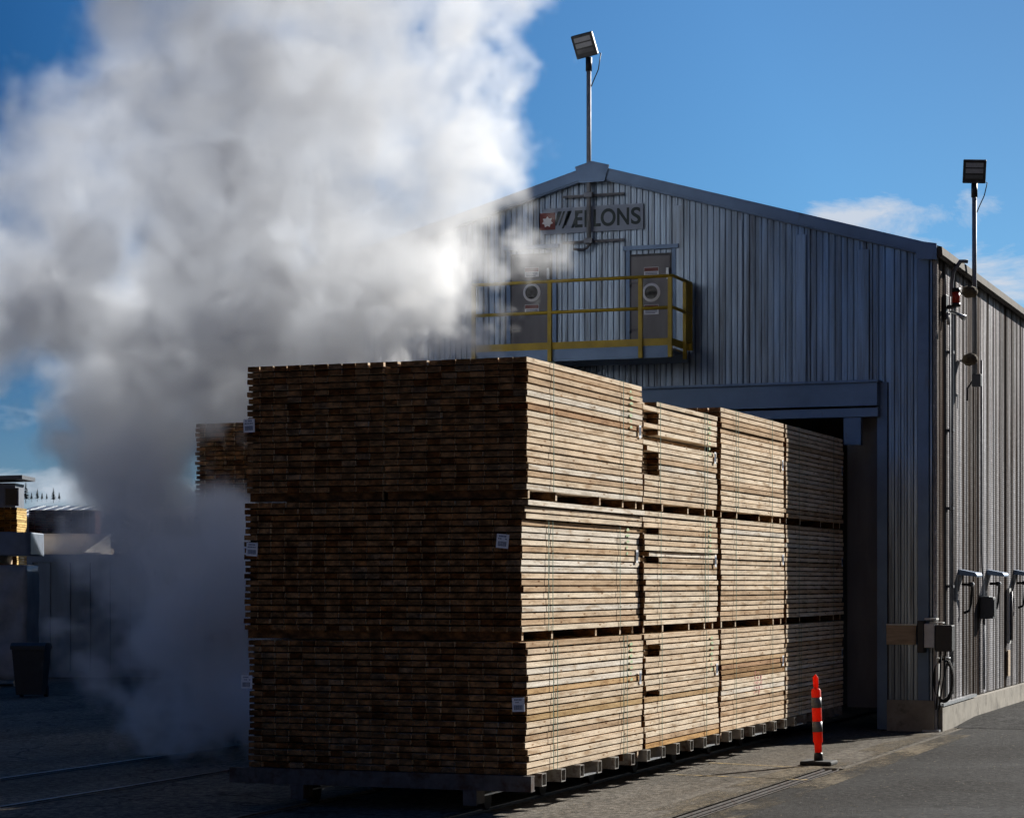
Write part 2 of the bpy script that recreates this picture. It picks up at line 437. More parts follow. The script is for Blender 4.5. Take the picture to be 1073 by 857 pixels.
def package(xr, y0, L, zb, label, rows=20, W=1.375, seed=1, short={}, skew={}, stain={}, tags=(), sidetag=True, green=False, red=False,
            group='lumber packages stacked on the kiln cart', bolsters=True, straps=(.19, .80), fullgap=None, ends=.012, side=True, name='lumber_package'):
    r = random.Random(seed)
    t = thing(name, (xr, y0, zb), label, 'lumber package', group)
    n = 10; bw = W / n
    for k in range(rows):
        if fullgap == k: 
            gap_out = .16
        else: gap_out = 0
        m = MB(); z = k * PITCH
        dx = (r.random() - .5) * .014 + skew.get(k, 0)
        dy = (r.random() - .5) * .012
        for j in range(n):
            xa = -(j + 1) * bw + dx + .001 + .006 * r.random(); xb = -j * bw + dx - (.001 + .006 * r.random() if j else .001)
            if r.random() < .25: xb -= .004 * r.random() * 3
            ya = dy + (r.random() - .5) * ends * 2 + (r.random() < .06) * .03
            yb = L + (r.random() - .5) * .02
            if j == 0:
                if gap_out: xb -= gap_out; xa -= gap_out
                if k in short:
                    ya = short[k]
            h = BH - .003 * r.random()
            # a slight crook: the visible long edge is not perfectly straight
            c = stain.get(k, None) if j < 2 else None
            c = c or board_tint(r)
            if j == 0:
                seg = 6; cr = (r.random() - .5) * .012; cz = (r.random() - .5) * .004
                for q in range(seg):
                    a, b2 = ya + (yb - ya) * q / seg, ya + (yb - ya) * (q + 1) / seg
                    fa = 4 * (q / seg) * (1 - q / seg); fb = 4 * ((q + 1) / seg) * (1 - (q + 1) / seg)
                    vs = [Vector((x + cr * ff, yy, zz + cz * ff)) for x in (xa, xb) for (yy, ff) in ((a, fa), (b2, fb)) for zz in (z, z + h)]
                    fs = [(0, 1, 3, 2), (4, 6, 7, 5), (0, 2, 6, 4), (1, 5, 7, 3)]
                    if q == 0: fs.append((0, 4, 5, 1))
                    if q == seg - 1: fs.append((2, 3, 7, 6))
                    m.add(vs, fs, c)
            else:
                m.box(xa, xb, ya, yb, z, z + h, c)
        if k < rows - 1:                                    # thin laths between the layers
            for q in range(6):
                yl = .06 + (L - .16) * q / 5
                m.box(-W + .03, -.035 - (gap_out and .2), yl, yl + .035, z + BH - .002, z + PITCH + .001, (.30, .23, .16))
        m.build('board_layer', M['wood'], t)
    H = (rows - 1) * PITCH + BH
    if bolsters:
        for q in (.015, .24, .60, .83, .955):
            c = board_tint(r)
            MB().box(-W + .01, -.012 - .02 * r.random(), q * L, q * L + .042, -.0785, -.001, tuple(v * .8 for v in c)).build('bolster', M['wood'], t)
    if side:
        for q in straps:
            y = q * L
            for d in ((0,) if r.random() < .7 else (0, .11)):
                MB().box(.014, .0165, y + d, y + d + .011, -.004, H + .006).box(-W - .01, .014, y + d, y + d + .011, H + .003, H + .006).build('strap', M['strap'], t)
    for (tx, tz, rot) in tags:                              # tag stapled to the board ends, printed
        mt = Matrix.Translation((tx, -.034, tz)) @ Matrix.Rotation(rot, 4, 'Y')
        tg = MB().box(-.058, .058, -.002, .002, -.062, .062, mt=mt).build('end_label', M['paper'], t)
        pr = MB()
        for q, (wd, zz, hh) in enumerate(((.07, .043, .012), (.085, .020, .010))):
            for s_ in range(5):
                if r.random() < .85: pr.box(-wd / 2 + s_ * wd / 5, -wd / 2 + s_ * wd / 5 + wd / 7, -.0035, -.0021, zz - hh / 2, zz + hh / 2, mt=mt)
        xx = -.04
        while xx < .038:
            w_ = .002 + .004 * r.random(); pr.box(xx, xx + w_, -.0035, -.0021, -.045, -.003, mt=mt); xx += w_ + .002 + .003 * r.random()
        pr.build('printing', M['print'], tg)
    if side and sidetag:
        zt = H * (.62 if isinstance(sidetag, bool) else sidetag); yt = L - .12
        tg = MB().box(.012, .0145, yt - .035, yt + .035, zt - .065, zt + .065).build('side_label', M['paper'], t)
        pr = MB()
        for s_ in range(5): pr.box(.0148, .016, yt - .030 + s_ * .013, yt - .023 + s_ * .013, zt - .045 + .015 * r.random(), zt + .045)
        pr.build('printing', M['print'], tg)
    if green:
        gm = MB()
        for k in range(rows // 8, rows // 8 + 7):
            k2 = rows - k; z = k2 * PITCH; y = L * .86 + .03 * r.random(); wd = .05 + .07 * r.random()
            gm.prism([(y, z + .006), (y + wd * .4, z + .004 + .01 * r.random()), (y + wd, z + .010), (y + wd * .9, z + .030), (y + wd * .5, z + .037), (y + .01, z + .028)], 'X', .0105, .0118)
        gm.build('spray_marking', M['spray_green'], t)
    if red:
        gm = MB()
        pts = [(1.42, .34), (1.46, .62), (1.52, .38), (1.60, .60), (1.64, .36), (1.74, .58), (1.78, .40)]
        for (a, b_), (c_, d_) in zip(pts, pts[1:]):
            for q in range(9):
                f = q / 9; y = a + (c_ - a) * f; z = b_ + (d_ - b_) * f
                if (z % PITCH) < BH - .012: gm.box(.0105, .0118, y, y + .018, z, z + .022)
        gm.build('crayon_marking', M['spray_red'], t)
    return t


SX, SY = -7.12, 19.2                     # right face and front face of the charge
Z0, Z1, Z2 = .352, 1.612, 2.872          # undersides of the three tiers
tiers = (Z0, Z1, Z2); tn = ('bottom', 'middle', 'top')
cols = [(SY, 3.36), (SY + 3.43, 2.74), (SY + 6.33, 2.95), (SY + 9.36, 3.25)]
E = lambda *k: {i: v for i, v in k}
brown = (.40, .25, .12); brown2 = (.48, .30, .17); pale = (.86, .78, .66)
# nearest column, right-hand pile
package(SX + .00, SY, 3.36, Z2, 'topmost package of the tallest pile at the near corner, its long side sunlit', rows=20, seed=21, green=True,
        stain={3: pale, 12: brown2}, skew={}, sidetag=.60)
package(SX - .045, SY - .02, 3.42, Z1, 'middle package at the near corner, its dark end tagged white at the right edge', rows=20, seed=22, green=True,
        skew={19: .05, 18: .03, 17: .03}, tags=((-.17, .80, .1),), stain={15: pale, 14: pale}, sidetag=.60)
package(SX + .0, SY - .01, 3.38, Z0, 'bottom package at the near corner, tagged on its end, brown stained row on its side', rows=20, seed=23, green=True,
        tags=((-.07, .62, -.04),), stain={12: (.62, .42, .22), 9: (.66, .50, .32), 8: (.52, .36, .18)}, sidetag=.63)
# nearest column, left-hand pile
LXo = SX - 1.395
package(LXo, SY + .01, 3.36, Z2, 'top package on the shaded pile left of the tallest pile, slightly lower than it', rows=20, seed=24, tags=((-1.335, .62, -.03),), side=False)
package(LXo - .01, SY - .02, 3.36, Z1, 'middle package in the shaded pile left of the tallest pile, tagged white', rows=20, seed=25, tags=((-1.28, .74, .06),), side=False)
package(LXo + .02, SY + .0, 3.36, Z0, 'bottom package in the shaded pile left of the tallest pile, tagged white', rows=20, seed=26, tags=((-1.375, .78, .02),), side=False)
# second column: short boards leave dark holes at its near edge
package(SX - .005, cols[1][0], 2.74, Z2, 'top package of the second sunlit pile, with dark holes and a recessed row', rows=18, W=1.36, seed=31, green=True,
        short=E((17, .42), (15, .50), (14, .50), (12, .50), (9, .10), (8, .52), (7, .50), (6, .55), (5, .55)), fullgap=11, sidetag=.55)
package(SX - .0, cols[1][0], 2.74, Z1, 'middle package of the second sunlit pile, with two small dark holes', rows=20, seed=32, green=True,
        short=E((16, .48), (11, .48), (12, .2)), sidetag=.58)
package(SX + .01, cols[1][0], 2.76, Z0, 'bottom package of the second sunlit pile, with an orange lowest board', rows=20, seed=33, green=True,
        short=E((17, .5), (16, .5), (9, .48)), stain={0: (.62, .38, .16), 8: (.55, .38, .2)}, sidetag=.62)
# third column
package(SX + .0, cols[2][0], 2.92, Z2, 'top package of the third sunlit pile, where the building shadow begins', rows=20, seed=41, sidetag=.55, straps=(.2, .78))
package(SX + .0, cols[2][0], 2.94, Z1, 'middle package of the third sunlit pile, where the building shadow begins', rows=20, seed=42, straps=(.2, .78))
package(SX + .0, cols[2][0], 2.94, Z0, 'bottom package of the third sunlit pile, with dark brown boards and red crayon scrawl', rows=20, seed=43,
        stain={12: brown2, 11: brown, 10: brown, 13: (.6, .42, .24)}, red=True, straps=(.2, .78))
# fourth column, in the shadow of the kiln
for i, z in enumerate(tiers):
    package(SX + .0, cols[3][0], 3.25, z, f'{tn[i]} package in the shaded fourth pile, half inside the kiln doorway', rows=20 if i < 2 else 20, seed=51 + i, green=False)

# second charge on the other track, mostly behind the steam
S2X, S2Y = -11.25, 25.8
for i, z in enumerate(tiers):
    package(S2X, S2Y, 3.4, z, f'{tn[i]} right package of the far charge, half hidden behind the steam', rows=20, seed=61 + i, side=False, group='lumber packages of the far charge')
    package(S2X - 1.395, S2Y + .03, 3.4, z, f'{tn[i]} left package of the far charge, half hidden behind the steam', rows=20, seed=71 + i, side=False, group='lumber packages of the far charge')


# =================================================================== kiln carts and tracks
def cart(x_r, y0, L, label, seed):
    r = random.Random(seed)
    t = thing('kiln_cart', (x_r - 1.39, y0, 0), label, 'kiln cart', 'steel carts under the lumber charges')
    hw = 1.40
    s_ = .28; ys = []
    while s_ < L - .2: ys.append(s_); s_ += .52
    for y in ys:                                            # hollow square cross tubes, ends open to the side
        m = MB(); a, w_ = .115, .009; z0 = Z0 - .004 - a
        m.box(-hw, hw + .03, y, y + w_, z0, z0 + a).box(-hw, hw + .03, y + a - w_, y + a, z0, z0 + a)
        m.box(-hw, hw + .03, y + w_, y + a - w_, z0, z0 + w_).box(-hw, hw + .03, y + w_, y + a - w_, z0 + a - w_, z0 + a)
        m.build('cross_tube', M['cart_steel'], t)
    for i in range(2, len(ys) - 1, 4):                      # short tie bars low between two tubes
        MB().box(hw - .02, hw + .02, ys[i] + .118, ys[i + 1] - .003, Z0 - .119, Z0 - .105).build('tie_bar', M['galv'], t)
    for x in (-.85, .85):
        m = MB(); m.box(x - .05, x + .05, .18, L, Z0 - .135, Z0 - .121).box(x - .008, x + .008, .18, L, Z0 - .20, Z0 - .135).box(x - .05, x + .05, .18, L, Z0 - .214, Z0 - .20)
        m.build('long_beam', M['galv'], t)
        for y in [.32 + q * 1.45 for q in range(int(L / 1.45))]:
            m = MB().tube([(x - .035, y, .108), (x + .035, y, .108)], .085, 18)
            m.tube([(x + .035, y, .108), (x + .048, y, .108)], .10, 18)
            m.build('wheel', M['rubber'], t)
        m = MB().box(x - .065, x - .05, .02, .20, .08, .205).box(x + .05, x + .065, .02, .20, .08, .205).box(x - .065, x + .065, .0, .02, .07, .205)
        m.build('wheel_fork', M['beam_steel'], t)
    # channel across the near end
    m = MB(); z1 = Z0 - .006; z0 = z1 - .14
    m.box(-hw - .14, hw + .03, .0, .012, z0, z1).box(-hw - .14, hw + .03, .012, .10, z1 - .012, z1).box(-hw - .14, hw + .03, .012, .10, z0, z0 + .012)
    for x in (-hw - .135, -.5, -.08, .45, hw + .018): m.box(x, x + .01, .012, .09, z0 + .012, z1 - .012)
    m.build('end_channel', M['beam_steel'], t)
    return t


cart(SX + .015, SY - .06, 12.9, 'steel kiln cart with hollow cross tubes under the sunlit lumber charge', 1)
cart(S2X, S2Y - .06, 7, 'steel kiln cart under the far lumber charge in the steam', 2)


def track(xc, label):
    t = thing('rail_track', (xc, 5, 0), label, 'rail track', 'rail tracks running into the kiln')
    for x in (-.85, .85):
        m = MB().box(x - .028, x + .028, -40, 34, .004, .022)
        m.build('rail', M['rail_steel'], t)
        m = MB().box(x - .07, x - .03, -40, 34, .003, .009).box(x + .03, x + .07, -40, 34, .003, .009)
        m.build('rail_bed', M['steel_dark'], t)


track(SX - 1.375, 'pair of steel rails under the cart of the sunlit charge')
track(S2X - 1.39, 'pair of steel rails crossing the dark yard to the far charge')

# =================================================================== kiln building
XR = RX; XL = XR - 9.86; XM = (XR + XL) / 2
ZE = spot(978, 264, Y=FY).z; ZR = spot(620, 181, Y=FY).z
OPR = spot(923, 600, Y=FY).x; OPL = XL + .9
ZO = spot(900, 427, Y=FY).z
LEN = 26.0
kiln = thing('kiln_building', (XM, FY, 0), 'grey ribbed steel kiln building with a low gable and a wide open doorway', 'building')


def roofz(x): return ZE + (ZR - ZE) * (1 - abs(x - XM) / (XR - XM))


def L3(v): return Vector(v) - Vector((XM, FY, 0))


def rib_profile(a, b, pitch=.088, d=.019):
    """points (along, depth) of a trapezoid-ribbed sheet"""
    pts = []; x = a
    while x < b - 1e-6:
        for f, dd in ((0, 0), (.46, 0), (.60, d), (.86, d), (1.0, 0)):
            xx = x + pitch * f
            if xx <= b and (not pts or xx > pts[-1][0] + 1e-6): pts.append((xx, dd))
        x += pitch
    pts.append((b, 0))
    return pts


def ribbed_front(x0, x1, z0f, z1f, name='front_cladding'):
    m = MB(); pr = rib_profile(x0, x1)
    for (xa, da), (xb, db) in zip(pr, pr[1:]):
        if xb - xa < 1e-5: continue
        m.add([L3((xa, FY - da, z0f(xa))), L3((xb, FY - db, z0f(xb))), L3((xb, FY - db, z1f(xb))), L3((xa, FY - da, z1f(xa)))], [(0, 1, 2, 3)])
    return m.build(name, M['siding'], kiln, recalc=False)


ZF = .42
ribbed_front(OPR + .11, XR, lambda x: ZF, lambda x: roofz(x) - .02)
ribbed_front(XL, OPL, lambda x: ZF, lambda x: roofz(x) - .02)
ribbed_front(OPL, OPR + .11, lambda x: ZO + .34, lambda x: roofz(x) - .02)
# backing so the shell is closed and has depth
m = MB(); bk = FY + .05
m.prism([(XL + .06 - XM, .0), (OPL - XM, .0), (OPL - XM, ZO), (OPR - XM, ZO), (OPR - XM, 0), (XR - .06 - XM, 0), (XR - .06 - XM, ZE - .1), (0, ZR - .1), (XL + .06 - XM, ZE - .1)], 'Y', .05, .20)
m.build('front_wall_core', M['interior'], kiln)
# side wall, embossed sheets
m = MB(); pr = rib_profile(FY, FY + LEN, .30, .026)
pr = []; y = FY; r3 = random.Random(9)
while y < FY + LEN:
    for f, dd in ((0, 0), (.02, .009), (.07, .009), (.09, 0), (.52, 0), (.53, .004), (.57, .004), (.58, 0)):
        pr.append((y + .62 * f, dd))
    y += .62
pr.append((FY + LEN, 0))
for (ya, da), (yb, db) in zip(pr, pr[1:]):
    m.add([L3((XR + da, ya, .36)), L3((XR + db, yb, .36)), L3((XR + db, yb, ZE)), L3((XR + da, ya, ZE))], [(0, 1, 2, 3)])
m.build('side_cladding', M['siding_side'], kiln, recalc=False)
m = MB(); m.box(XR - .16 - XM, XR - .02 - XM, .201, LEN, 0, ZE - .06); m.build('side_wall_core', M['interior'], kiln)
m = MB(); m.box(XL - XM, XL + .16 - XM, .201, LEN, 0, ZE - .06); m.build('side_wall_core', M['siding'], kiln)
m = MB(); m.prism([(XL - XM, 0), (XR - .02 - XM, 0), (XR - .02 - XM, ZE - .06), (0, ZR - .06), (XL - XM, ZE - .06)], 'Y', LEN, LEN + .15); m.build('back_wall', M['siding'], kiln)
m = MB(); m.box(OPL - 1 - XM, -.0 + OPR + .4 - XM, 6.5, 6.6, .01, ZO + .5); m.build('inner_baffle', M['interior'], kiln)
m = MB(); m.box(XL + .17 - XM, XR - .17 - XM, .21, 6.49, ZO + .36, ZO + .42); m.build('kiln_ceiling', M['interior'], kiln)
# roof planes
hx = XR - XM
for s_ in (1, -1):
    e = s_ * (hx + .03); sl = (ZR - ZE) / hx
    zz = ZR - sl * (hx + .03)
    MB().prism([(0, ZR + .0), (e, zz), (e, zz + .07), (0, ZR + .07)], 'Y', -.10, LEN + .2).build('roof_slope', M['roof'], kiln)
    # rake trim along the gable
    d_ = .16
    m = MB().prism([(0, ZR + .09), (e, zz + .09), (e, zz + .09 - d_), (0, ZR + .09 - d_)], 'Y', -.145, -.102)
    m.prism([(0, ZR + .09 - d_ - .001), (e, zz + .089 - d_), (e, zz + .07 - d_), (0, ZR + .07 - d_)], 'Y', -.125, -.03)
    m.build('rake_trim', M['trim'], kiln)
    # eave gutter / overhang
    m = MB().prism([(e, zz + .085), (e + s_ * .08, zz + .06), (e + s_ * .09, zz - .05), (e + s_ * .05, zz - .09), (e + s_ * .012, zz - .08), (e + s_ * .012, zz - .02)], 'Y', -.10, LEN + .2)
    m.build('eave_gutter', M['gutter'], kiln)
    m = MB()
    m.prism([(e - s_ * .26, zz + .15), (e + s_ * .02, zz + .10), (e + s_ * .02, zz - .12), (e - s_ * .26, zz - .10)], 'Y', -.175, -.148)
    m.build('corner_cap', M['trim'], kiln)
m = MB().prism([(-.26, ZR + .065), (0, ZR + .135), (.26, ZR + .065), (.19, ZR - .17), (-.19, ZR - .17)], 'Y', -.175, -.148); m.build('ridge_cap', M['trim'], kiln)
MB().prism([(-.25, ZR + .02), (0, ZR + .11), (.25, ZR + .02), (0, ZR + .085)], 'Y', -.09, LEN + .2).build('ridge_flashing', M['roof'], kiln)
# vertical flashing strips with screws
def strip(px, w, z0, z1, mat='siding', proud=.032, y=FY, screws=True, nm='flashing_strip'):
    x = spot(px, 400, Y=FY).x
    m = MB().box(x - w / 2 - XM, x + w / 2 - XM, -proud - .006, -proud + .006, z0, z1)
    if screws:
        s = m; z = z0 + .15
        while z < z1 - .1:
            for dx in (-w * .3,): s.box(x + dx - .012 - XM, x + dx + .012 - XM, -proud - .014, -proud - .0065, z - .012, z + .012)
            z += .42
    return m.build(nm, M[mat], kiln)


for px in (712, 776, 840, 906): strip(px, .13 if px != 776 else .06, ZO + .36, roofz(spot(px, 400, Y=FY).x) - .20)
strip(925, .14, .02, ZO + .34, 'trim', .036)
strip(968, .15, .03, ZE - .09, 'trim', .036)
m = MB().box(XR - .02 - XM, XR + .034 - XM, -.048, .06, .03, ZE - .08); m.build('corner_flashing', M['siding_side'], kiln)
# header beam over the doorway
hx0, hx1 = OPL - .2 - XM, spot(919, 400, Y=FY - .25).x - XM
za, zb_ = spot(900, 425, Y=FY - .25).z, spot(900, 401, Y=FY - .25).z
m = MB().box(hx0, hx1, -.25, -.02, za, zb_); m.build('door_header', M['trim'], kiln)
m = MB().box(hx0, hx1 + .02, -.30, -.02, zb_ + .002, zb_ + .035); m.build('header_ledge', M['trim'], kiln)
m = MB().box(hx0, hx1, -.20, -.02, za - .15, za - .03); m.build('header_strip', M['trim'], kiln)
# recessed jamb panel at the right of the doorway
xj0, xj1 = spot(889, 600, Y=FY + .35).x - XM, OPR - XM + .02
m = MB().box(xj0, xj1, .28, .34, .30, ZO + .3); m.build('jamb_panel', M['door'], kiln)
m = MB().box(OPR - XM - .01, OPR - XM + .05, .0, .28, .05, ZO + .3); m.build('jamb_return', M['trim'], kiln)
m = MB().box(spot(884, 500, Y=FY - .2).x - XM, spot(902, 500, Y=FY - .2).x - XM, -.20, -.10, spot(893, 466, Y=FY - .2).z, za - .16); m.build('drop_baffle', M['trim'], kiln)
# footings
m = MB().box(OPR + .10 - XM, XR + .0 - XM, -.085, -.03, 0.001, ZF + .01); m.build('front_footing', M['concrete_foot'], kiln)
m = MB().prism([(.07, .0), (LEN, .0), (LEN, .36), (.07, .34)], 'X', XR - .01 - XM, XR + .09 - XM); m.build('side_footing', M['concrete_foot'], kiln)
m = MB().box(XR - .16 - XM, XR + .07 - XM, -.10, .065, .001, .028); m.build('corner_plate', M['galv'], kiln)
m = MB().prism([(.07, .345), (2.8, .36), (2.8, .40), (.07, .385)], 'X', XR + .035 - XM, XR + .105 - XM); m.build('base_flashing', M['galv'], kiln)

# hatches with portholes
def hatch(px, label_off):
    a, b = spot(px - 22, 362, Y=FY), spot(px + 22, 265, Y=FY)
    x0, x1, z0, z1 = a.x - XM, b.x - XM, a.z, b.z
    fr = MB().box(x0 - .06, x0, -.05, -.01, z0, z1 + .06).box(x1, x1 + .06, -.05, -.01, z0, z1 + .06).box(x0 - .10, x1 + .10, -.07, -.01, z1 + .06, z1 + .12)
    MB().box(x0 + .0005, x1 - .0005, -.04, -.025, z0, z1 - .0005).build('hatch_gap', M['black'], kiln)
    d = MB().bbox(x0 + .022, x1 - .022, -.05, -.012, z0 + .012, z1 - .03, .006).build('hatch_door', M['door'], kiln)
    fr.build('hatch_frame', M['trim'], kiln)
    cx = (x0 + x1) / 2 + .01; cz = z0 + (z1 - z0) * .57
    n = 32; R0, R1 = .135, .098
    ring = MB(); vs = []; fs = []
    for k in range(n):
        c, s_ = math.cos(2 * math.pi * k / n), math.sin(2 * math.pi * k / n)
        vs += [(cx + R0 * c, -.055, cz + R0 * s_), (cx + R1 * c, -.070, cz + R1 * s_), (cx + R0 * c, -.045, cz + R0 * s_), (cx + R1 * c, -.048, cz + R1 * s_)]
    for k in range(n):
        q = (k + 1) % n; fs += [(4 * k, 4 * q, 4 * q + 1, 4 * k + 1), (4 * k, 4 * k + 2, 4 * q + 2, 4 * q), (4 * k + 1, 4 * q + 1, 4 * q + 3, 4 * k + 3)]
    ring.add(vs, fs).build('porthole_ring', M['white'], d)
    MB().tube([(cx, -.0545, cz), (cx, -.0505, cz)], .0975, 28).build('porthole_glass', M['glass_dark'], d)
    for zz in (cz + .30, cz - .24):
        sg = MB().box(cx - .11, cx + .11, -.0535, -.0505, zz - .075, zz + .065).build('warning_notice', M['paper'], d)
        MB().box(cx - .105, cx + .105, -.057, -.054, zz + .005, zz + .058).build('notice_header', M['logo_red'], sg)
        ln = MB()
        for q in range(3): ln.box(cx - .09, cx + .09 - .03 * (q == 2), -.057, -.054, zz - .02 - q * .02, zz - .010 - q * .02)
        ln.build('notice_text', M['print'], sg)
    for zz in (z0 + .22, z1 - .42):
        MB().box(x0 + .0, x0 + .16, -.062, -.046, zz - .012, zz + .012).tube([(x0 + .012, -.058, zz - .05), (x0 + .012, -.058, zz + .05)], .014, 8).build('hinge', M['steel_dark'], d)
    MB().box(x1 - .07, x1 - .03, -.10, -.046, cz + .18, cz + .34).build('handle', M['galv'], d)


hatch(683, 0); hatch(558, 0)

# platform with yellow railing
PD = .95
zf = spot(690, 362, Y=FY - PD).z
px0, px1 = spot(496, 362, Y=FY - PD).x, spot(703, 362, Y=FY - PD).x
pl = thing('access_platform', (px1, FY, zf), 'small steel platform with yellow guard railing bolted under the portholed hatches', 'platform')
W_ = px1 - px0
MB().box(-W_, -.005, -PD + .06, -.12, -.06, -.03).build('deck_grating', M['galv'], pl)
m = MB().box(-W_, 0, -PD, -PD + .05, -.17, -.002).box(-W_, -.0, -.12, -.07, -.17, -.002); m.build('deck_channel', M['trim'], pl)
MB().box(-W_, 0, -PD - .012, -PD - .003, .0, .10).box(.002, .012, -PD, -.07, .0, .10).build('toe_board', M['yellow'], pl)
zt = .96; zm = .52
posts = [0.0, -(px1 - spot(672, 362, Y=FY - PD).x), -(px1 - spot(577, 362, Y=FY - PD).x), -W_ + .02]
for x in posts:
    MB().box(x - .028, x + .028, -PD - .06, -PD - .0125, -.17, zt - .02).build('railing_post', M['yellow'], pl)
MB().box(.013, .06, -.42, -.36, -.15, zt - .02).build('railing_post', M['yellow'], pl)
MB().box(.013, .06, -.12, -.07, .0, zt - .02).build('railing_post', M['yellow'], pl)
for z in (zt, zm):
    MB().tube([(-W_, -PD - .035, z), (.035, -PD - .035, z), (.037, -.08, z)], .024, 10).build('guard_rail', M['yellow'], pl)
MB().box(.02, .05, -.32, -.10, .10, zt - .03).build('gate_panel', M['yellow'], pl)
for x in (-W_ * .62,):
    MB().prism([(-PD + .05, -.17), (-.05, -.17), (-.05, -.75), (-.12, -.75)], 'X', x - .03, x + .03).build('bracket', M['steel_dark'], pl)

# name board: panel, emblem, lettering
a, b = spot(570, 246, Y=FY - .05), spot(675, 213, Y=FY - .05)
sx0, sx1 = spot(570, 240, Y=FY).x, spot(675, 240, Y=FY).x
sz0, sz1 = spot(622, 243.5, Y=FY).z, spot(622, 216.5, Y=FY).z
sgn = thing('name_board', ((sx0 + sx1) / 2, FY, (sz0 + sz1) / 2), 'long pale name board with dark lettering and a red square emblem high on the gable', 'sign')
hwid, hh = (sx1 - sx0) / 2, (sz1 - sz0) / 2
MB().box(-hwid, hwid, -.045, -.03, -hh, hh).build('sign_panel', M['sign'], sgn)


def letter(body, x, w_target, h_target, z, name='lettering', shear=0):
    cu = bpy.data.curves.new('letter_curve', 'FONT'); cu.body = body; cu.extrude = .004; cu.size = 1; cu.offset = .022
    o = bpy.data.objects.new('letter_tmp', cu); COL.objects.link(o)
    dg = bpy.context.evaluated_depsgraph_get(); me = bpy.data.meshes.new_from_object(o.evaluated_get(dg))
    bpy.data.objects.remove(o)
    xs = [v.co.x for v in me.vertices]; ys = [v.co.y for v in me.vertices]
    x0, x1_, y0, y1 = min(xs), max(xs), min(ys), max(ys)
    for v in me.vertices:
        X = x + (v.co.x - x0) / (x1_ - x0) * w_target; Zz = z + (v.co.y - y0) / (y1 - y0) * h_target
        v.co = Vector((X, -.047 - .004 * (1 if v.co.z > 0 else 0), Zz))
    me.materials.clear(); me.materials.append(M['ink'])
    o = bpy.data.objects.new(name, me); COL.objects.link(o); o.parent = sgn
    return o


u = 2 * hwid / 105.0                       # metres per pixel along the board
lx = lambda px: -hwid + (px - 570) * u
hz = 17 * u; zb0 = -hz / 2 + .01
def bar(poly, nm='lettering', mat='ink'): MB().prism(poly, 'Y', -.052, -.0455).build(nm, M[mat], sgn)
# slanted strokes of the first letter
for (p0, wdt) in ((586, 4.2), (591.5, 2.2), (596, 4.5)):
    x = lx(p0); bar([(x, zb0 + hz), (x + wdt * u, zb0 + hz), (x + wdt * u - .35 * hz + .0, zb0 + hz * .18), (x - .35 * hz + wdt * u * .4, zb0 + hz * .18)])
bar([(lx(590), zb0), (lx(592), zb0), (lx(600), zb0 + hz), (lx(598), zb0 + hz)])
bar([(lx(600), zb0), (lx(602.5), zb0), (lx(609), zb0 + hz), (lx(606.5), zb0 + hz)])
for ch, a_, b_ in (('E', 604, 612), ('L', 614, 621), ('L', 623.5, 631), ('O', 631, 646.5), ('N', 648, 660.5), ('S', 662.5, 672.5)):
    letter(ch, lx(a_), (b_ - a_) * u, hz if ch != 'O' else hz * 1.03, zb0 - (.0 if ch != 'O' else .004))
MB().box(lx(567), lx(583), -.053, -.0455, zb0 - .01, zb0 + hz * .95).build('emblem', M['logo_red'], sgn)
cx, cz = lx(575), zb0 + hz * .42
pl_ = []
for k in range(14):
    aa = math.pi / 2 + k * 2 * math.pi / 14; rr = (6.0 if k % 2 == 0 else 4.0) * u
    pl_.append((cx + rr * math.cos(aa), cz + rr * math.sin(aa) * .95))
MB().prism(pl_, 'Y', -.057, -.0535).build('emblem_leaf', M['white'], sgn)


# =================================================================== floodlights on poles
def flood(x, y, z0, z1, wall, label, tilt, arms, face=0):
    t = thing('floodlight_pole', (x, y, z0), label, 'floodlight', 'pole floodlights on the kiln building')
    H = z1 - z0
    MB().tube([(0, 0, 0), (0, 0, H)], .034, 14).build('pole', M['pole'], t)
    MB().tube([(0, 0, H - .18), (0, 0, H + .02)], .046, 14).build('slip_fitter', M['black'], t)
    mt = Matrix.Translation((0, -.04, H + .02)) @ Matrix.Rotation(face, 4, 'Z') @ Matrix.Rotation(R(tilt[0]), 4, 'X') @ Matrix.Rotation(R(tilt[1]), 4, 'Y')
    hd = MB().bbox(-.165, .165, -.03, .035, .0, .34, .012, mt)
    for q in range(7): hd.box(-.14 + q * .045, -.13 + q * .045, .035, .06, .04, .30, mt=mt)
    h = hd.build('lamp_head', M['black'], t)
    for q, (za_, zb2) in enumerate(((.07, .125), (.15, .215), (.235, .30))):
        ln = MB()
        ln.box(-.125, .125, -.034, -.0305, za_, zb2, mt=mt); ln.build('led_module', M['led' if q else 'greybox'], h)
    pts = [mt @ Vector((.10, .02, .05)), mt @ Vector((.19, .04, .0)), Vector((.14, .02, H - .16)), Vector((.06, .02, H - .33)), Vector((.034, .01, H - .40))]
    MB().tube(pts, .008, 8).build('power_cord', M['black'], t)
    arms(t, H)
    return t


def arms1(t, H):
    for zz in (spot(620, 206, Y=FY).z - z_base1, spot(620, 254, Y=FY).z - z_base1):
        MB().box(-.42, .52, .04, .07, zz - .018, zz + .018).build('mounting_channel', M['steel_dark'], t)
        MB().box(-.06, .06, -.05, .04, zz - .035, zz + .035).build('pole_clamp', M['pole'], t)
    MB().tube([(0, 0, .03), (-.02, 0, -.02), (-.09, 0, -.05), (-.24, .01, -.03)], .02, 8).build('conduit_elbow', M['steel_dark'], t)


pb = spot(617, 258, Y=FY - .13); z_base1 = pb.z
flood(pb.x, FY - .13, pb.z, spot(616, 62, Y=FY - .13).z, None, 'tall floodlight pole rising past the ridge in front of the name board', (24, -9), arms1)


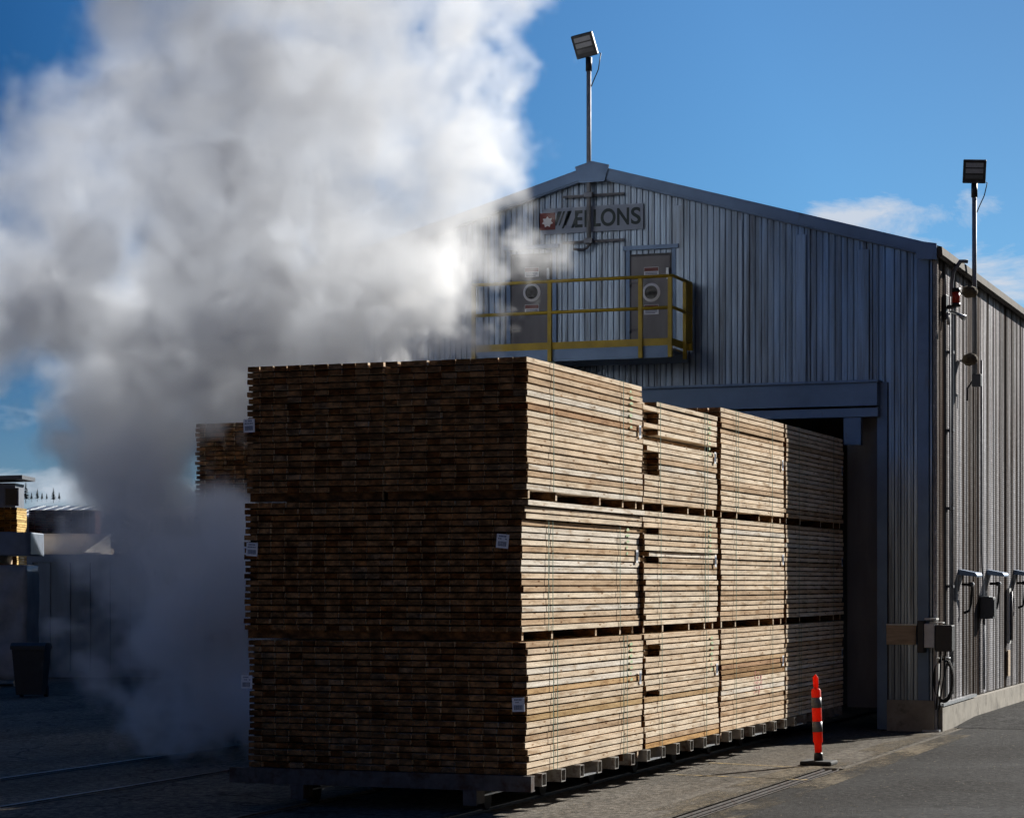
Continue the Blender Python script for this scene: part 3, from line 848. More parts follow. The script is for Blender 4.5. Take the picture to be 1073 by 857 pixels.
def arms2(t, H):
    for zz in (1.28, .30):
        MB().tube([(0, 0, zz), (-.13, -.05, zz - .02), (-.20, -.06, zz - .02)], .018, 8).build('wall_arm', M['galv'], t)
        bm = bmesh.new(); bmesh.ops.create_icosphere(bm, subdivisions=3, radius=.125)
        rr = random.Random(int(zz * 100))
        for v in bm.verts: v.co = Vector((v.co.x * .9, v.co.y * .9 - .10, v.co.z * .72 + zz - .02)) + Vector((rr.random(), rr.random(), rr.random())) * .02 + Vector((-.06, 0, 0))
        bm.verts.index_update()
        MB().add([v.co.copy() for v in bm.verts], [[v.index for v in f.verts] for f in bm.faces], (1, 1, 1), True).build('insulation_wrap', M['fiber'], t); bm.free()
    MB().bbox(-.03, .10, -.05, .05, -.10, .08, .008).build('junction_box', M['greybox'], t)
    MB().tube([(-.03, 0, -.02), (-.10, 0, -.12), (-.10, -.02, -.30)], .014, 8).build('whip_conduit', M['black'], t)


pb = spot(1021, 398, X=RX + .20)
flood(pb.x, pb.y, pb.z, spot(1021, 194, X=RX + .20).z, None, 'floodlight pole standing up from the sunlit side wall beyond the eave', (20, 3), arms2, face=.15)


# =================================================================== side-wall fittings
def wx(px, py, dx=0.0): return spot(px, py, X=RX + dx)


p0, p1 = wx(997, 286, .06), wx(997, 727, .06)
t = thing('wall_conduit', (p0.x, p0.y, p1.z), 'tall conduit running down the side wall, hooked over the eave', 'conduit', 'conduits on the side wall')
H = p0.z - p1.z
MB().tube([(0, 0, 0), (0, 0, H - .15), (.02, .02, H + .02), (.12, .03, H + .16), (.22, .06, H + .16), (.26, .08, H + .04)][0:5], .03, 12).build('pipe', M['pole'], t)
MB().tube([(.0, -.12, .0), (.0, -.12, H - .35)], .012, 8).build('thin_pipe', M['pole'], t)
for q in range(5): MB().box(-.06, .034, -.05, .05, .4 + q * H / 5.4, .44 + q * H / 5.4).build('pipe_strap', M['steel_dark'], t)
p0, p1 = wx(1031, 648, .05), wx(1031, 722, .05)
t = thing('switch_box', (p0.x, p0.y, (p0.z)), 'dark grey switch box on the side wall below the second vent hood', 'electrical box')
MB().bbox(-.04, .16, -.13, .13, -.0, .33, .012).build('box_body', M['greybox'], t)
MB().box(.161, .172, -.10, .10, .04, .29).build('cover', M['black'], t)
MB().tube([(0, 0, 0), (0, 0, p1.z - p0.z)], .02, 8).build('lower_conduit', M['pole'], t)
zc = wx(1031, 420, .05).z - p0.z
MB().tube([(0, -.03, .33), (0, -.07, .50), (0, -.17, .80), (0, -.2, 1.0), (0, -.20, zc + .6)], .014, 8).build('upper_conduit', M['pole'], t)
dh = MB().box(-.045, .10, -.15, .15, .332, .345); dh.build('drip_edge', M['galv'], t)

vl = ('nearest to the corner, beside the tall conduit', 'between the other two, above the switch box', 'at the right edge of the picture')
for i, px in enumerate((1009, 1038, 1066)):
    p = wx(px, 600, .03)
    t = thing('vent_hood', (p.x, p.y, p.z), f'short steel vent hood with a looped hose, {vl[i]}', 'vent hood', 'vent hoods along the side wall')
    MB().prism([(-.03, .05), (.22, .0), (.24, -.03), (.24, -.06), (-.03, -.03)], 'Y', -.22, .24).build('hood', M['trim'], t)
    MB().tube([(.0, -.10, -.17), (.12, -.10, -.17), (.12, -.02, -.17), (.12, .08, -.20), (.10, .16, -.32), (.09, .17, -.45), (.08, .10, -.55), (.03, -.04, -.58)], .02, 8).build('hose', M['rubber'], t)
    MB().tube([(.12, -.10, -.17), (.12, .10, -.17)], .035, 10).build('valve', M['steel_dark'], t)

# bleached streaked pipe chase, far right
p = wx(1056, 690, .02)
t = thing('pipe_chase', (p.x, p.y, p.z), 'narrow stained pipe chase with a small hatch low on the side wall', 'pipe chase')
MB().box(.0, .04, -.09, .09, .25, 1.15).build('chase_cover', M['palebox'], t)
MB().box(.0, .025, -.11, .11, -.28, .14).build('chase_hatch', M['plywood'], t)
MB().tube([(.06, 0, .3), (.06, 0, 1.1)], .02, 8).build('pipe', M['steel_dark'], t)

# beacon at the corner under the eave
p = wx(989, 322, .0)
t = thing('warning_beacon', (p.x, p.y, p.z), 'red warning beacon and small horn on a bracket below the eave corner', 'beacon')
MB().bbox(-.0, .05, -.09, .09, -.16, .17, .008).build('back_plate', M['black'], t)
MB().tube([(.05, 0, .0), (.17, 0, .0)], .03, 10).build('bracket', M['steel_dark'], t)
MB().tube([(.17, 0, .0), (.17, 0, .05)], .062, 16).tube([(.17, 0, .2), (.17, 0, .26)], .058, 16).build('beacon_base', M['black'], t)
MB().tube([(.17, 0, .05), (.17, 0, .2)], .055, 16).build('red_lens', M['red_lens'], t)
MB().tube([(.10, 0, -.06), (.22, -.02, -.12), (.30, -.03, -.17)], [.02, .022, .045], 12).build('horn', M['galv'], t)
MB().tube([(.06, -.03, -.08), (.07, -.04, -.25)], .02, 8).build('cable_gland', M['palebox'], t)

# control box on the corner, plywood board, cable coil
zt_ = spot(975, 652, Y=FY - .1).z; zb2 = spot(975, 682, Y=FY - .1).z
t = thing('control_box', (XR, FY - .1, zb2), 'black control box with a pale side case clamped to the building corner', 'control box')
MB().bbox(-.20, -.11, -.16, .04, -.02, .42, .01).build('back_plate', M['black'], t)
MB().bbox(-.11, .03, -.14, .02, .05, .38, .01).build('pale_case', M['palebox'], t)
MB().bbox(.035, .27, -.13, .10, .0, .36, .014).build('box_body', M['black'], t)
MB().box(-.10, .06, -.15, .05, .43, .455).box(-.04, .14, -.10, .05, .385, .40).build('rain_shield', M['palebox'], t)
cbp = [(.10, -.02, .0), (.09, -.02, -.35), (.05, -.02, -.62), (.03, -.0, -.8)]
MB().tube(cbp, .012, 8).tube([(.16, -.02, .0), (.15, -.02, -.3), (.10, -.02, -.6), (.07, .0, -.8)], .012, 8).build('cable', M['rubber'], t)
zc = spot(982, 712, Y=FY - .1).z
t = thing('cable_coil', (XR + .12, FY - .03, zc), 'coiled black cable hanging on the corner post below the control box', 'cable coil')
m = MB()
for q in range(7):
    pts = []
    for k in range(25):
        a_ = 2 * math.pi * k / 24; rr = random.Random(q * 31).random() * .02
        pts.append(((.115 + rr) * math.cos(a_), -.03 + q * .016, (.30 + rr) * math.sin(a_) * (.9 + .02 * q)))
    m.tube(pts, .012, 6, cap=False)
m.build('coil', M['rubber'], t)
MB().tube([(-.08, .0, .28), (.02, -.02, .30), (.10, -.04, .29)], .014, 8).build('hook', M['galv'], t)
MB().box(-.10, -.06, -.04, .06, -.36, .30).build('hanger_plate', M['palebox'], t)
x0, x1 = spot(930, 665, Y=FY).x, spot(966, 665, Y=FY).x
za_, zc_ = spot(950, 675, Y=FY).z, spot(950, 655, Y=FY).z
t = thing('mounting_board', ((x0 + x1) / 2, FY, za_), 'weathered plywood board fixed across the ribs left of the control box', 'board')
MB().box(-(x1 - x0) / 2, (x1 - x0) / 2 - .07, -.075, -.045, 0, zc_ - za_).build('board', M['plywood'], t)
MB().box(-(x1 - x0) / 2, (x1 - x0) / 2 - .05, -.09, -.03, zc_ - za_ + .002, zc_ - za_ + .02).build('cap_strip', M['galv'], t)

# asphalt patch swept up against the side wall
m = MB(); r4 = random.Random(3); nx_, ny_ = 14, 40
vs = []
for j in range(ny_ + 1):
    y = FY + .9 + j * .35
    for i in range(nx_ + 1):
        x = RX + .092 + i * .22
        f = i / nx_; e = math.sin(math.pi * f) * .5 + (1 - f) * .5
        h = .13 * e * min(1, j / 5) * min(1, (nx_ - i) / 5) + (.02 * r4.random() if 0 < i < nx_ and j > 0 else 0)
        vs.append((x, y, .004 + max(0, h)))
fs = [(j * (nx_ + 1) + i, j * (nx_ + 1) + i + 1, (j + 1) * (nx_ + 1) + i + 1, (j + 1) * (nx_ + 1) + i) for j in range(ny_) for i in range(nx_)]
m.add(vs, fs, (1, 1, 1), True); tag(m.build('asphalt_patch', M['asphalt'], recalc=True), kind='structure')

# =================================================================== delineator post
p = spot(858, 801, Z=0)
t = thing('delineator_post', (p.x, p.y, 0), 'orange delineator post with two grey bands and a grab handle on a black rubber base', 'traffic post')
lean = Matrix.Rotation(R(-2.2), 4, 'Y')
MB().bbox(-.18, .18, -.17, .17, .004, .05, .015).build('rubber_base', M['rubber'], t)
def ln(pts): return [lean @ Vector(q) for q in pts]
MB().tube(ln([(0, 0, .05), (0, 0, .12), (0, 0, .14)]), [.052, .05, .04], 18).build('collar', M['black'], t)
MB().tube(ln([(0, 0, .13), (0, 0, .24), (0, 0, .26), (0, 0, .84), (0, 0, .86)]), [.040, .042, .054, .054, .038], 24).build('tube', M['orange'], t)
for z in (.70, .43): MB().tube(ln([(0, 0, z - .058), (0, 0, z + .058)]), .0555, 24).build('reflective_band', M['band'], t)
MB().tube(ln([(0, 0, .85), (-.012, 0, .88), (-.016, 0, .98), (0, 0, 1.005), (.016, 0, .98), (.012, 0, .88), (0, 0, .85)]), .017, 10).build('grab_handle', M['orange'], t)

# =================================================================== yard at the left
def far_thing(px, base_D, name, label, cat, group=None, z=0.0):
    q = spot(px, 611, D=base_D)
    return thing(name, (q.x, q.y, z), label, cat, group, rz=YAW)


def zat(py, D): return CAM_H + (611 - py) / F_PX * D
def wat(n, D): return n / F_PX * D


D = 50
t = far_thing(30, D, 'storage_container', 'dark slate blue ribbed storage container standing in the shaded yard', 'container')
Ht = zat(581, D); Wc = 6.06
MB().box(0, Wc, .05, 2.4, .12, Ht).build('body', M['container'], t)
m = MB().box(-.03, Wc + .03, -.03, .10, Ht - .16, Ht + .01).box(-.03, Wc + .03, -.03, .10, .02, .14)
for x in (-.03, Wc - .09): m.box(x, x + .12, -.03, .10, .14, Ht - .16)
m.build('frame', M['container'], t)
for k in range(14):
    x = .22 + k * .43
    MB().box(x, x + .24, -.0, .049, .15, Ht - .17).build('side_rib', M['container'], t)


def wrinkle_box(t, name, x0, x1, y0, y1, z0, z1, mat, seed, amp=.05):
    bm = bmesh.new(); bmesh.ops.create_cube(bm, size=1)
    bmesh.ops.subdivide_edges(bm, edges=bm.edges[:], cuts=15, use_grid_fill=True)
    rr = random.Random(seed); ph = [rr.random() * 6 for _ in range(6)]
    for v in bm.verts:
        c = v.co; q = Vector((x0 + (c.x + .5) * (x1 - x0), y0 + (c.y + .5) * (y1 - y0), z0 + (c.z + .5) * (z1 - z0)))
        w = amp * (math.sin(q.x * 3.1 + q.z * 5 + ph[0]) + .7 * math.sin(q.x * 7.3 - q.z * 6 + ph[1]) + .5 * math.sin(q.x * 13 + q.z * 11 + ph[2])) / 2
        if c.z > -.49: q.y += w; q.z += w * .35 * (c.z + .5)
        v.co = q
    bm.verts.index_update()
    o = MB().add([v.co.copy() for v in bm.verts], [[v.index for v in f.verts] for f in bm.faces], (1, 1, 1), True).build(name, mat, t); bm.free()
    return o


def film(t, w, d, h, seed):
    rr = random.Random(seed); ph = [rr.random() * 6 for _ in range(5)]; nx2, nz2 = 60, 14
    def f(i, j):
        x = w * i / nx2; q = j / nz2
        amp = .012 * (math.sin(x * 4 + q * 5 + ph[0]) + .6 * math.sin(x * 9 - q * 8 + ph[1]) + .4 * math.sin(x * 17 + q * 13 + ph[2]))
        if q <= .7: return Vector((x, amp * .8, h * q / .7 * (1 + amp * .3) + .004))
        return Vector((x, d * (q - .7) / .3, h * (1 + amp * .3) + amp * .1))
    vs = [f(i, j) for j in range(nz2 + 1) for i in range(nx2 + 1)]
    fs = [(j * (nx2 + 1) + i, j * (nx2 + 1) + i + 1, (j + 1) * (nx2 + 1) + i + 1, (j + 1) * (nx2 + 1) + i) for j in range(nz2) for i in range(nx2)]
    return MB().add(vs, fs, (1, 1, 1), True).build('plastic_wrap', M['tarp_white'], t, recalc=False)


def stand_alone(o_, label, cat, group=None):
    return tag(o_, label, cat, group)


t = far_thing(33, 50.5, 'wrapped_lumber_bundle', 'shiny pale wrapped bundle lying on the roof of the container', 'lumber bundle', 'wrapped bundles in the yard', Ht + .012)
w = wat(84, 50); film(t, w, 1.0, zat(559, 50) - Ht, 1)
MB().box(.05, w - .05, .0, .9, -.008, .0).build('bearer_board', M['plywood'], t)
MB().box(.08, w - .08, .15, .85, .001, .14).build('boards', M['plywood'], t)
t = far_thing(-60, 46, 'wrapped_lumber_bundle', 'grey plastic wrapped bundle on the ground at the left edge of the yard', 'lumber bundle', 'wrapped bundles in the yard')
wrinkle_box(t, 'plastic_wrap', 0, wat(88, 46), 0, 1.2, .12, zat(592, 46), M['tarp_grey'], 2, .06)
for x in (.2, 1.4): MB().box(x, x + .1, .0, 1.2, 0, .119).build('bearer_board', M['plywood'], t)
t = far_thing(-60, 46, 'wrapped_lumber_bundle', 'blue grey wrapped bundle on bearers above the grey one at the left edge', 'lumber bundle', 'wrapped bundles in the yard', zat(592, 46) + .03)
wrinkle_box(t, 'plastic_wrap', 0, wat(92, 46), -.05, 1.3, .16, zat(559, 46) - zat(592, 46), M['tarp_blue'], 3, .03)
for x in (.2, 1.0): MB().box(x, x + .12, .0, 1.2, 0, .155).build('bearer_board', M['plywood'], t)


def far_stack(px0, px1, py0, py1, D, label, seed, tint, depth=1.2):
    zt_, zb_ = zat(py0, D), zat(py1, D)
    t = far_thing(px0, D, 'lumber_stack', label, 'lumber stack', 'unwrapped lumber stacks in the yard', 0)
    r = random.Random(seed); w = wat(px1 - px0, D); k = 0; z = .1
    m = MB()
    while z < zt_:
        n = max(4, int(w / .16))
        for j in range(n):
            kk = .55 + .8 * r.random(); c = tuple(v * kk for v in tint)
            m.box(w * j / n + .008, w * (j + 1) / n - .004, (r.random() - .5) * .08, depth, z, z + .052, c)
        z += .062; k += 1
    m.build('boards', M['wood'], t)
    for x in (.1, w - .3): MB().box(x, x + .12, 0, depth, 0, .099).build('bearer_board', M['plywood'], t)
    return t


far_stack(-50, 18, 533, 560, 60, 'sunlit golden lumber stack behind the blue grey bundle', 5, (.72, .52, .22))
far_stack(30, 100, 535, 562, 62, 'dark reddish brown lumber stack behind the pale wrapped bundle', 6, (.26, .11, .07), .8)
D = 66
t = far_thing(-60, D, 'yard_shed', 'small slate shed with a flat overhanging roof and one dark window', 'shed')
w = wat(76, D); zt_ = zat(506, D)
MB().box(0, w, 0, 1.2, 0, zt_).build('wall', M['shed_wall'], t)
MB().prism([(-.3, zt_ + .02), (w + .28, zt_ + .10), (w + .28, zt_ + .21), (-.3, zt_ + .13)], 'Y', -.4, 1.4).build('roof', M['steel_dark'], t)
x0 = wat(60 + 6, D); x1 = wat(60 + 18, D)
wn = MB().box(x0 - .05, x1 + .05, -.04, -.002, zat(530, D), zat(511, D)).build('window_frame', M['steel_dark'], t)
MB().box(x0, x1, -.05, -.041, zat(529, D), zat(512, D)).build('window_pane', M['glass_dark'], wn)
D = 80
t = far_thing(10, D, 'long_shed', 'long low shed with a pale streaked metal roof behind the lumber stacks', 'shed')
w = wat(300, D); z1 = zat(524, D); z0 = zat(541, D)
MB().box(0, w, 0, 8, 0, z0 - .02).build('wall', M['shed_wall'], t)
rf = MB().prism([(-.3, z0), (6, z1), (6, z1 - .08), (-.3, z0 - .08)], 'X', -.3, w + .3)
for k in range(26): rf.prism([(-.3, z0 + .03), (6, z1 + .03), (6, z1 + .002), (-.3, z0 + .002)], 'X', k * .45, k * .45 + .05)
rf.build('roof', M['galv'], t)
# refuse bin
D = 41.7
t = far_thing(33, D, 'refuse_bin', 'black lidded refuse bin standing in front of the container', 'bin')
m = MB()
vs = [(-.23, -.23, .05), (.23, -.23, .05), (.23, .23, .05), (-.23, .23, .05), (-.29, -.3, .86), (.29, -.3, .86), (.29, .3, .86), (-.29, .3, .86)]
m.add(vs, [(0, 1, 2, 3), (4, 5, 6, 7), (0, 1, 5, 4), (1, 2, 6, 5), (2, 3, 7, 6), (3, 0, 4, 7)]).build('body', M['black'], t)
MB().prism([(-.34, .862), (.34, .862), (.33, .91), (.2, .96), (-.25, .98), (-.34, .93)], 'X', -.31, .31).build('lid', M['black'], t)
for x in (-.22, .22): MB().tube([(x - .03, .22, .10), (x + .03, .22, .10)], .1, 14).build('wheel', M['rubber'], t)

# neighbouring kiln, hidden by the steam; only its roof railing shows faintly
NX0, NX1, NY0, NY1, NZ = -22.0, -16.6, 42.0, 60.0, 7.1
t = thing('kiln_building', ((NX0 + NX1) / 2, NY0, 0), 'lower flat topped kiln building behind the steam, with a railed walkway on its roof', 'building')
hw = (NX1 - NX0) / 2
MB().box(-hw, hw, .03, NY1 - NY0, 0, NZ - .2).build('wall_core', M['shed_wall'], t)
pr = rib_profile(-hw, hw, .30, .03); m = MB()
for (xa, da), (xb, db) in zip(pr, pr[1:]): m.add([(xa, -da, .0), (xb, -db, .0), (xb, -db, NZ - .2), (xa, -da, NZ - .2)], [(0, 1, 2, 3)])
m.build('front_cladding', M['siding'], t, recalc=False)
MB().box(-hw - .1, hw + .1, -.1, NY1 - NY0 + .1, NZ - .199, NZ).build('roof', M['roof'], t)
for x in (-hw + .1, -hw / 3, hw / 3, hw - .1): MB().box(x - .03, x + .03, -.03, .03, NZ + .001, NZ + .98).build('railing_post', M['steel_dark'], t)
for z in (.5, .96): MB().tube([(-hw, 0, NZ + z), (hw, 0, NZ + z)], .03, 8).build('guard_rail', M['steel_dark'], t)
MB().tube([(-hw + .9, .6, NZ + .001), (-hw + .9, .6, NZ + 1.5)], .09, 12).build('vent_stack', M['steel_dark'], t)

# distant wooded rise and its conifers
hl = MB(); n = 120; r5 = random.Random(8)
vs = []
for k in range(n + 1):
    x = -1800 + 3600 * k / n
    y = 1700 + 120 * math.sin(k * .21)
    zt_ = 58 + 9 * math.sin(k * .13 + 1) + 4 * math.sin(k * .5) + 2 * r5.random()
    for (dy, f) in ((-260, -.01), (-120, .62), (0, 1), (160, .9), (500, -.01)): vs.append((x, y + dy, zt_ * f))
fs = [(k * 5 + i, k * 5 + i + 1, (k + 1) * 5 + i + 1, (k + 1) * 5 + i) for k in range(n) for i in range(4)]
hl.add(vs, fs, (1, 1, 1), True)
vs = []
for k in range(n + 1):
    deg = 38 + 260 * k / n; a_ = R(deg); rad = 560 + 60 * math.sin(k * .17)
    up = min(1, max(0, (deg - 38) / 12)) * min(1, max(0, (178 - deg) / 25))  # raises an unseen side ridge, added to block sky light
    zt_ = 310 * up + 40 + 6 * math.sin(k * .23 + 2) + 4 * math.sin(k * .61) + 3 * r5.random()
    for (dr, f) in ((-200, -.01), (-80, .6), (0, 1), (160, .8), (400, -.01)): vs.append(((rad + dr) * math.sin(a_), (rad + dr) * math.cos(a_), zt_ * f))
tag(hl.add(vs, fs, (1, 1, 1), True).build('hills_and_sky_block', M['hill']), kind='structure')


def conifer(x, y, z, h, seed, label, group='conifers on the distant rise'):
    r = random.Random(seed)
    t = thing('conifer_tree', (x, y, z), label, 'tree', group)
    MB().tube([(0, 0, -2), (0, 0, h * .95)], [h * .02, h * .004], 6).build('trunk', M['bark'], t)
    m = MB(); k = 0; zz = h * .12
    while zz < h:
        f = 1 - zz / h; rad = h * .30 * f ** .8 + .1
        for q in range(9):
            a_ = r.random() * 6.28; l = rad * (.55 + .6 * r.random()); dz = -l * .35
            w = l * .28
            c, s_ = math.cos(a_), math.sin(a_)
            m.add([(0, 0, zz + .2), (c * l * .6 - s_ * w, s_ * l * .6 + c * w, zz + dz * .5), (c * l, s_ * l, zz + dz), (c * l * .6 + s_ * w, s_ * l * .6 - c * w, zz + dz * .5)], [(0, 1, 2, 3)])
        zz += h * .035 * (1 + .5 * f)
    m.build('crown', M['needles'], t, recalc=False)


cl = ('tallest conifer of the distant row, right beside the shed roof', 'slim conifer second along the distant row', 'thin pointed conifer third along the distant row', 'low conifer in the middle of the distant row',
      'slight conifer just left of the broad dark one', 'broad dark conifer near the right end of the distant row', 'small conifer at the right end of the distant row, next to the steam')
for i, (px, py, hpx) in enumerate(((27, 508, 16), (33, 514, 9), (39, 512, 11), (44, 513, 10), (49, 515, 8), (56, 513, 11), (62, 514, 9))):
    Dt = 1650 + 25 * (i % 3)
    q = spot(px, py + hpx, D=Dt)
    conifer(q.x, q.y, q.z, wat(hpx * (1.25, .8, 1.0, .7, .75, 1.2, .85)[i], Dt), 40 + i, cl[i])

# =================================================================== steam
blobs = [  # survey of the plume: x, y, distance, radius
    (470, -40, 29.0, 85), (470, 60, 29.0, 78), (492, 140, 29.0, 58), (440, 190, 28.5, 95), (505, 20, 29, 56), (400, 20, 28.7, 70), (530, 100, 29.2, 26), (528, 160, 29.2, 34),
    (330, 60, 28.5, 110), (300, -70, 28.5, 140), (190, 50, 28.0, 112), (140, 20, 28.0, 70), (230, 180, 28.0, 160), (300, 160, 28.0, 130), (380, 260, 28.5, 110), (400, 120, 28.6, 95), (250, 300, 28.2, 125),
    (95, 180, 28.0, 110), (60, 280, 28.0, 125), (180, 330, 28.4, 120), (-40, 330, 28, 110), (-30, 220, 28, 90), (330, 340, 28.5, 90), (440, 300, 29.0, 74), (455, 335, 29.4, 56), (488, 350, 29.8, 26), (500, 262, 29.8, 30), (548, 264, 30.3, 24), (585, 268, 30.5, 20),
    (120, 400, 29.5, 85), (165, 420, 31.0, 98), (230, 385, 30.8, 95), (300, 370, 29.4, 80), (400, 350, 29.0, 60),
    (115, 450, 28.9, 70), (120, 520, 28.6, 62), (150, 590, 27.6, 74), (125, 690, 27.0, 58),
    (150, 500, 28.2, 78), (185, 560, 27.6, 92), (238, 610, 27.2, 92), (170, 660, 27.2, 84), (215, 700, 27.2, 86), (150, 700, 27.0, 60), (245, 740, 26.8, 50),
]
centres = [(spot(x, y, D=d), r / F_PX * d) for (x, y, d, r) in blobs]


def steam():
    lo = Vector([min(c[i] - r for c, r in centres) - .6 for i in range(3)]); hi = Vector([max(c[i] + r for c, r in centres) + .6 for i in range(3)])
    lo.z = .03; hi.y = min(hi.y, FY - .12)
    ng = bpy.data.node_groups.new('steam_field', 'GeometryNodeTree'); L = ng.links.new
    ng.interface.new_socket('Geometry', in_out='INPUT', socket_type='NodeSocketGeometry')
    ng.interface.new_socket('Geometry', in_out='OUTPUT', socket_type='NodeSocketGeometry')
    gi = ng.nodes.new('NodeGroupInput'); go = ng.nodes.new('NodeGroupOutput')

    def MA(op, a, b_=None, c=None, clamp=False):
        n = ng.nodes.new('ShaderNodeMath'); n.operation = op; n.use_clamp = clamp
        for i, v in enumerate((a, b_, c)):
            if v is None: continue
            if hasattr(v, 'links'): L(v, n.inputs[i])
            else: n.inputs[i].default_value = v
        return n.outputs[0]

    def NZ(scale, detail, rough, dist=0.0, vec=None):
        n = ng.nodes.new('ShaderNodeTexNoise'); n.inputs['Scale'].default_value = scale; n.inputs['Detail'].default_value = detail
        n.inputs['Roughness'].default_value = rough; n.inputs['Distortion'].default_value = dist; L(vec, n.inputs['Vector'])
        return n
    pos = ng.nodes.new('GeometryNodeInputPosition').outputs[0]
    # slow swirl of the whole field, then billows on top
    wn = NZ(.6, 3, .6, 0, pos)
    v1 = ng.nodes.new('ShaderNodeVectorMath'); v1.operation = 'SUBTRACT'; L(wn.outputs['Color'], v1.inputs[0]); v1.inputs[1].default_value = (.5, .5, .5)
    v2 = ng.nodes.new('ShaderNodeVectorMath'); v2.operation = 'SCALE'; L(v1.outputs[0], v2.inputs[0]); v2.inputs['Scale'].default_value = 1.5
    v3 = ng.nodes.new('ShaderNodeVectorMath'); v3.operation = 'ADD'; L(pos, v3.inputs[0]); L(v2.outputs[0], v3.inputs[1])
    wp = v3.outputs[0]
    cur = None
    for c, r in centres:
        d = ng.nodes.new('ShaderNodeVectorMath'); d.operation = 'DISTANCE'; L(pos, d.inputs[0]); d.inputs[1].default_value = c
        a_ = MA('SUBTRACT', r, d.outputs['Value'])
        cur = a_ if cur is None else MA('SMOOTH_MAX', cur, a_, .25)
    big = NZ(.55, 3, .55, 0, wp).outputs['Fac']
    fine = NZ(1.5, 7, .68, .2, wp).outputs['Fac']
    vo = ng.nodes.new('ShaderNodeTexVoronoi'); vo.inputs['Scale'].default_value = 1.15; vo.feature = 'SMOOTH_F1'; vo.inputs['Smoothness'].default_value = .5; L(wp, vo.inputs['Vector'])
    if 'Detail' in vo.inputs: vo.inputs['Detail'].default_value = 2.0; vo.inputs['Roughness'].default_value = .55
    bil = MA('SUBTRACT', .40, vo.outputs['Distance'])
    f = MA('ADD', MA('ADD', cur, .42), MA('MULTIPLY', MA('SUBTRACT', big, .5), 1.0))
    f = MA('ADD', f, MA('MULTIPLY', MA('SUBTRACT', fine, .5), 2.3))
    f = MA('ADD', f, MA('MULTIPLY', bil, .9))
    sx = ng.nodes.new('ShaderNodeSeparateXYZ'); L(pos, sx.inputs[0])

    def MR(v, a0, a1, b0, b1):
        n = ng.nodes.new('ShaderNodeMapRange'); L(v, n.inputs[0])
        for i, q in enumerate((a0, a1, b0, b1)): n.inputs[i + 1].default_value = q
        return n.outputs[0]
    k = MR(sx.outputs[0], -15.5, -11.0, .7, 4.0)          # thins to the left, crisp at the tower
    
    dn = MA('MULTIPLY', MA('MULTIPLY', f, k, clamp=True), MR(fine, .35, .65, .65, 1.2))
    dn = MA('MULTIPLY', dn, MR(sx.outputs[0], -13.6, -10.8, 1.0, 1.0))
    dn = MA('MULTIPLY', dn, MR(sx.outputs[2], 4.4, 6.6, 3.0, .9))      # thicker near the ground: density added to keep the base in shade
    # nothing below the ground or inside the kiln front
    dn = MA('MULTIPLY', dn, MA('LESS_THAN', sx.outputs[1], FY - .14))
    vc = ng.nodes.new('GeometryNodeVolumeCube'); L(dn, vc.inputs['Density'])
    vc.inputs['Min'].default_value = lo; vc.inputs['Max'].default_value = hi
    vx = VOX
    for i, ax in enumerate('XYZ'): vc.inputs['Resolution ' + ax].default_value = int((hi[i] - lo[i]) / vx)
    sm = ng.nodes.new('GeometryNodeSetMaterial'); L(vc.outputs[0], sm.inputs['Geometry'])
    m = bpy.data.materials.new('steam_vapour'); m.use_nodes = True; nt = m.node_tree; nt.nodes.clear()
    out = N(nt, 'ShaderNodeOutputMaterial'); v = N(nt, 'ShaderNodeVolumePrincipled'); v.inputs['Color'].default_value = (.983, .990, .999, 1)
    v.inputs['Anisotropy'].default_value = .15; v.inputs['Density'].default_value = STEAM_D
    nt.links.new(v.outputs[0], out.inputs['Volume'])
    m.cycles.volume_step_rate = STEP
    sm.inputs['Material'].default_value = m
    # a closed skin round the dense heart of the plume, filled with the thinnest vapour
    bm = bmesh.new()
    for c, r in centres:
        g_ = bmesh.ops.create_icosphere(bm, subdivisions=2, radius=r)
        for q in g_['verts']: q.co += c; q.co.z = max(q.co.z, .05); q.co.y = min(q.co.y, FY - .4)
    me = bpy.data.meshes.new('steam_plume'); bm.to_mesh(me); bm.free()
    o = bpy.data.objects.new('steam_plume', me); COL.objects.link(o)
    md = o.modifiers.new('fuse', 'REMESH'); md.mode = 'VOXEL'; md.voxel_size = .3
    me = bpy.data.meshes.new_from_object(o.evaluated_get(bpy.context.evaluated_depsgraph_get())); o.modifiers.clear(); o.data = me
    hm = bpy.data.materials.new('thin_vapour'); hm.use_nodes = True; hn = hm.node_tree; hn.nodes.clear()
    ho = N(hn, 'ShaderNodeOutputMaterial'); hv = N(hn, 'ShaderNodeVolumePrincipled'); hv.inputs['Density'].default_value = .01; hn.links.new(hv.outputs[0], ho.inputs['Volume'])
    me.materials.clear(); me.materials.append(hm)
    jn = ng.nodes.new('GeometryNodeJoinGeometry'); L(sm.outputs[0], jn.inputs[0]); L(gi.outputs[0], jn.inputs[0]); L(jn.outputs[0], go.inputs[0])
    md = o.modifiers.new('steam', 'NODES'); md.node_group = ng
    tag(o, 'billowing white steam pouring from the kiln front, dark blue in its shaded base', 'steam', kind='stuff')


STEP, VOX, STEAM_D = 2.5, .065, 1.25
steam()

# =================================================================== light
SUN_AZ, SUN_EL = 21.3, 25.0
d = Vector((math.sin(R(SUN_AZ)) * math.cos(R(SUN_EL)), math.cos(R(SUN_AZ)) * math.cos(R(SUN_EL)), math.sin(R(SUN_EL))))
sl = bpy.data.lights.new('sun', 'SUN'); sl.energy = 5.0; sl.angle = R(.53); sl.color = (1.0, .965, .90)
so = bpy.data.objects.new('sun', sl); COL.objects.link(so); so.rotation_euler = d.to_track_quat('Z', 'Y').to_euler()

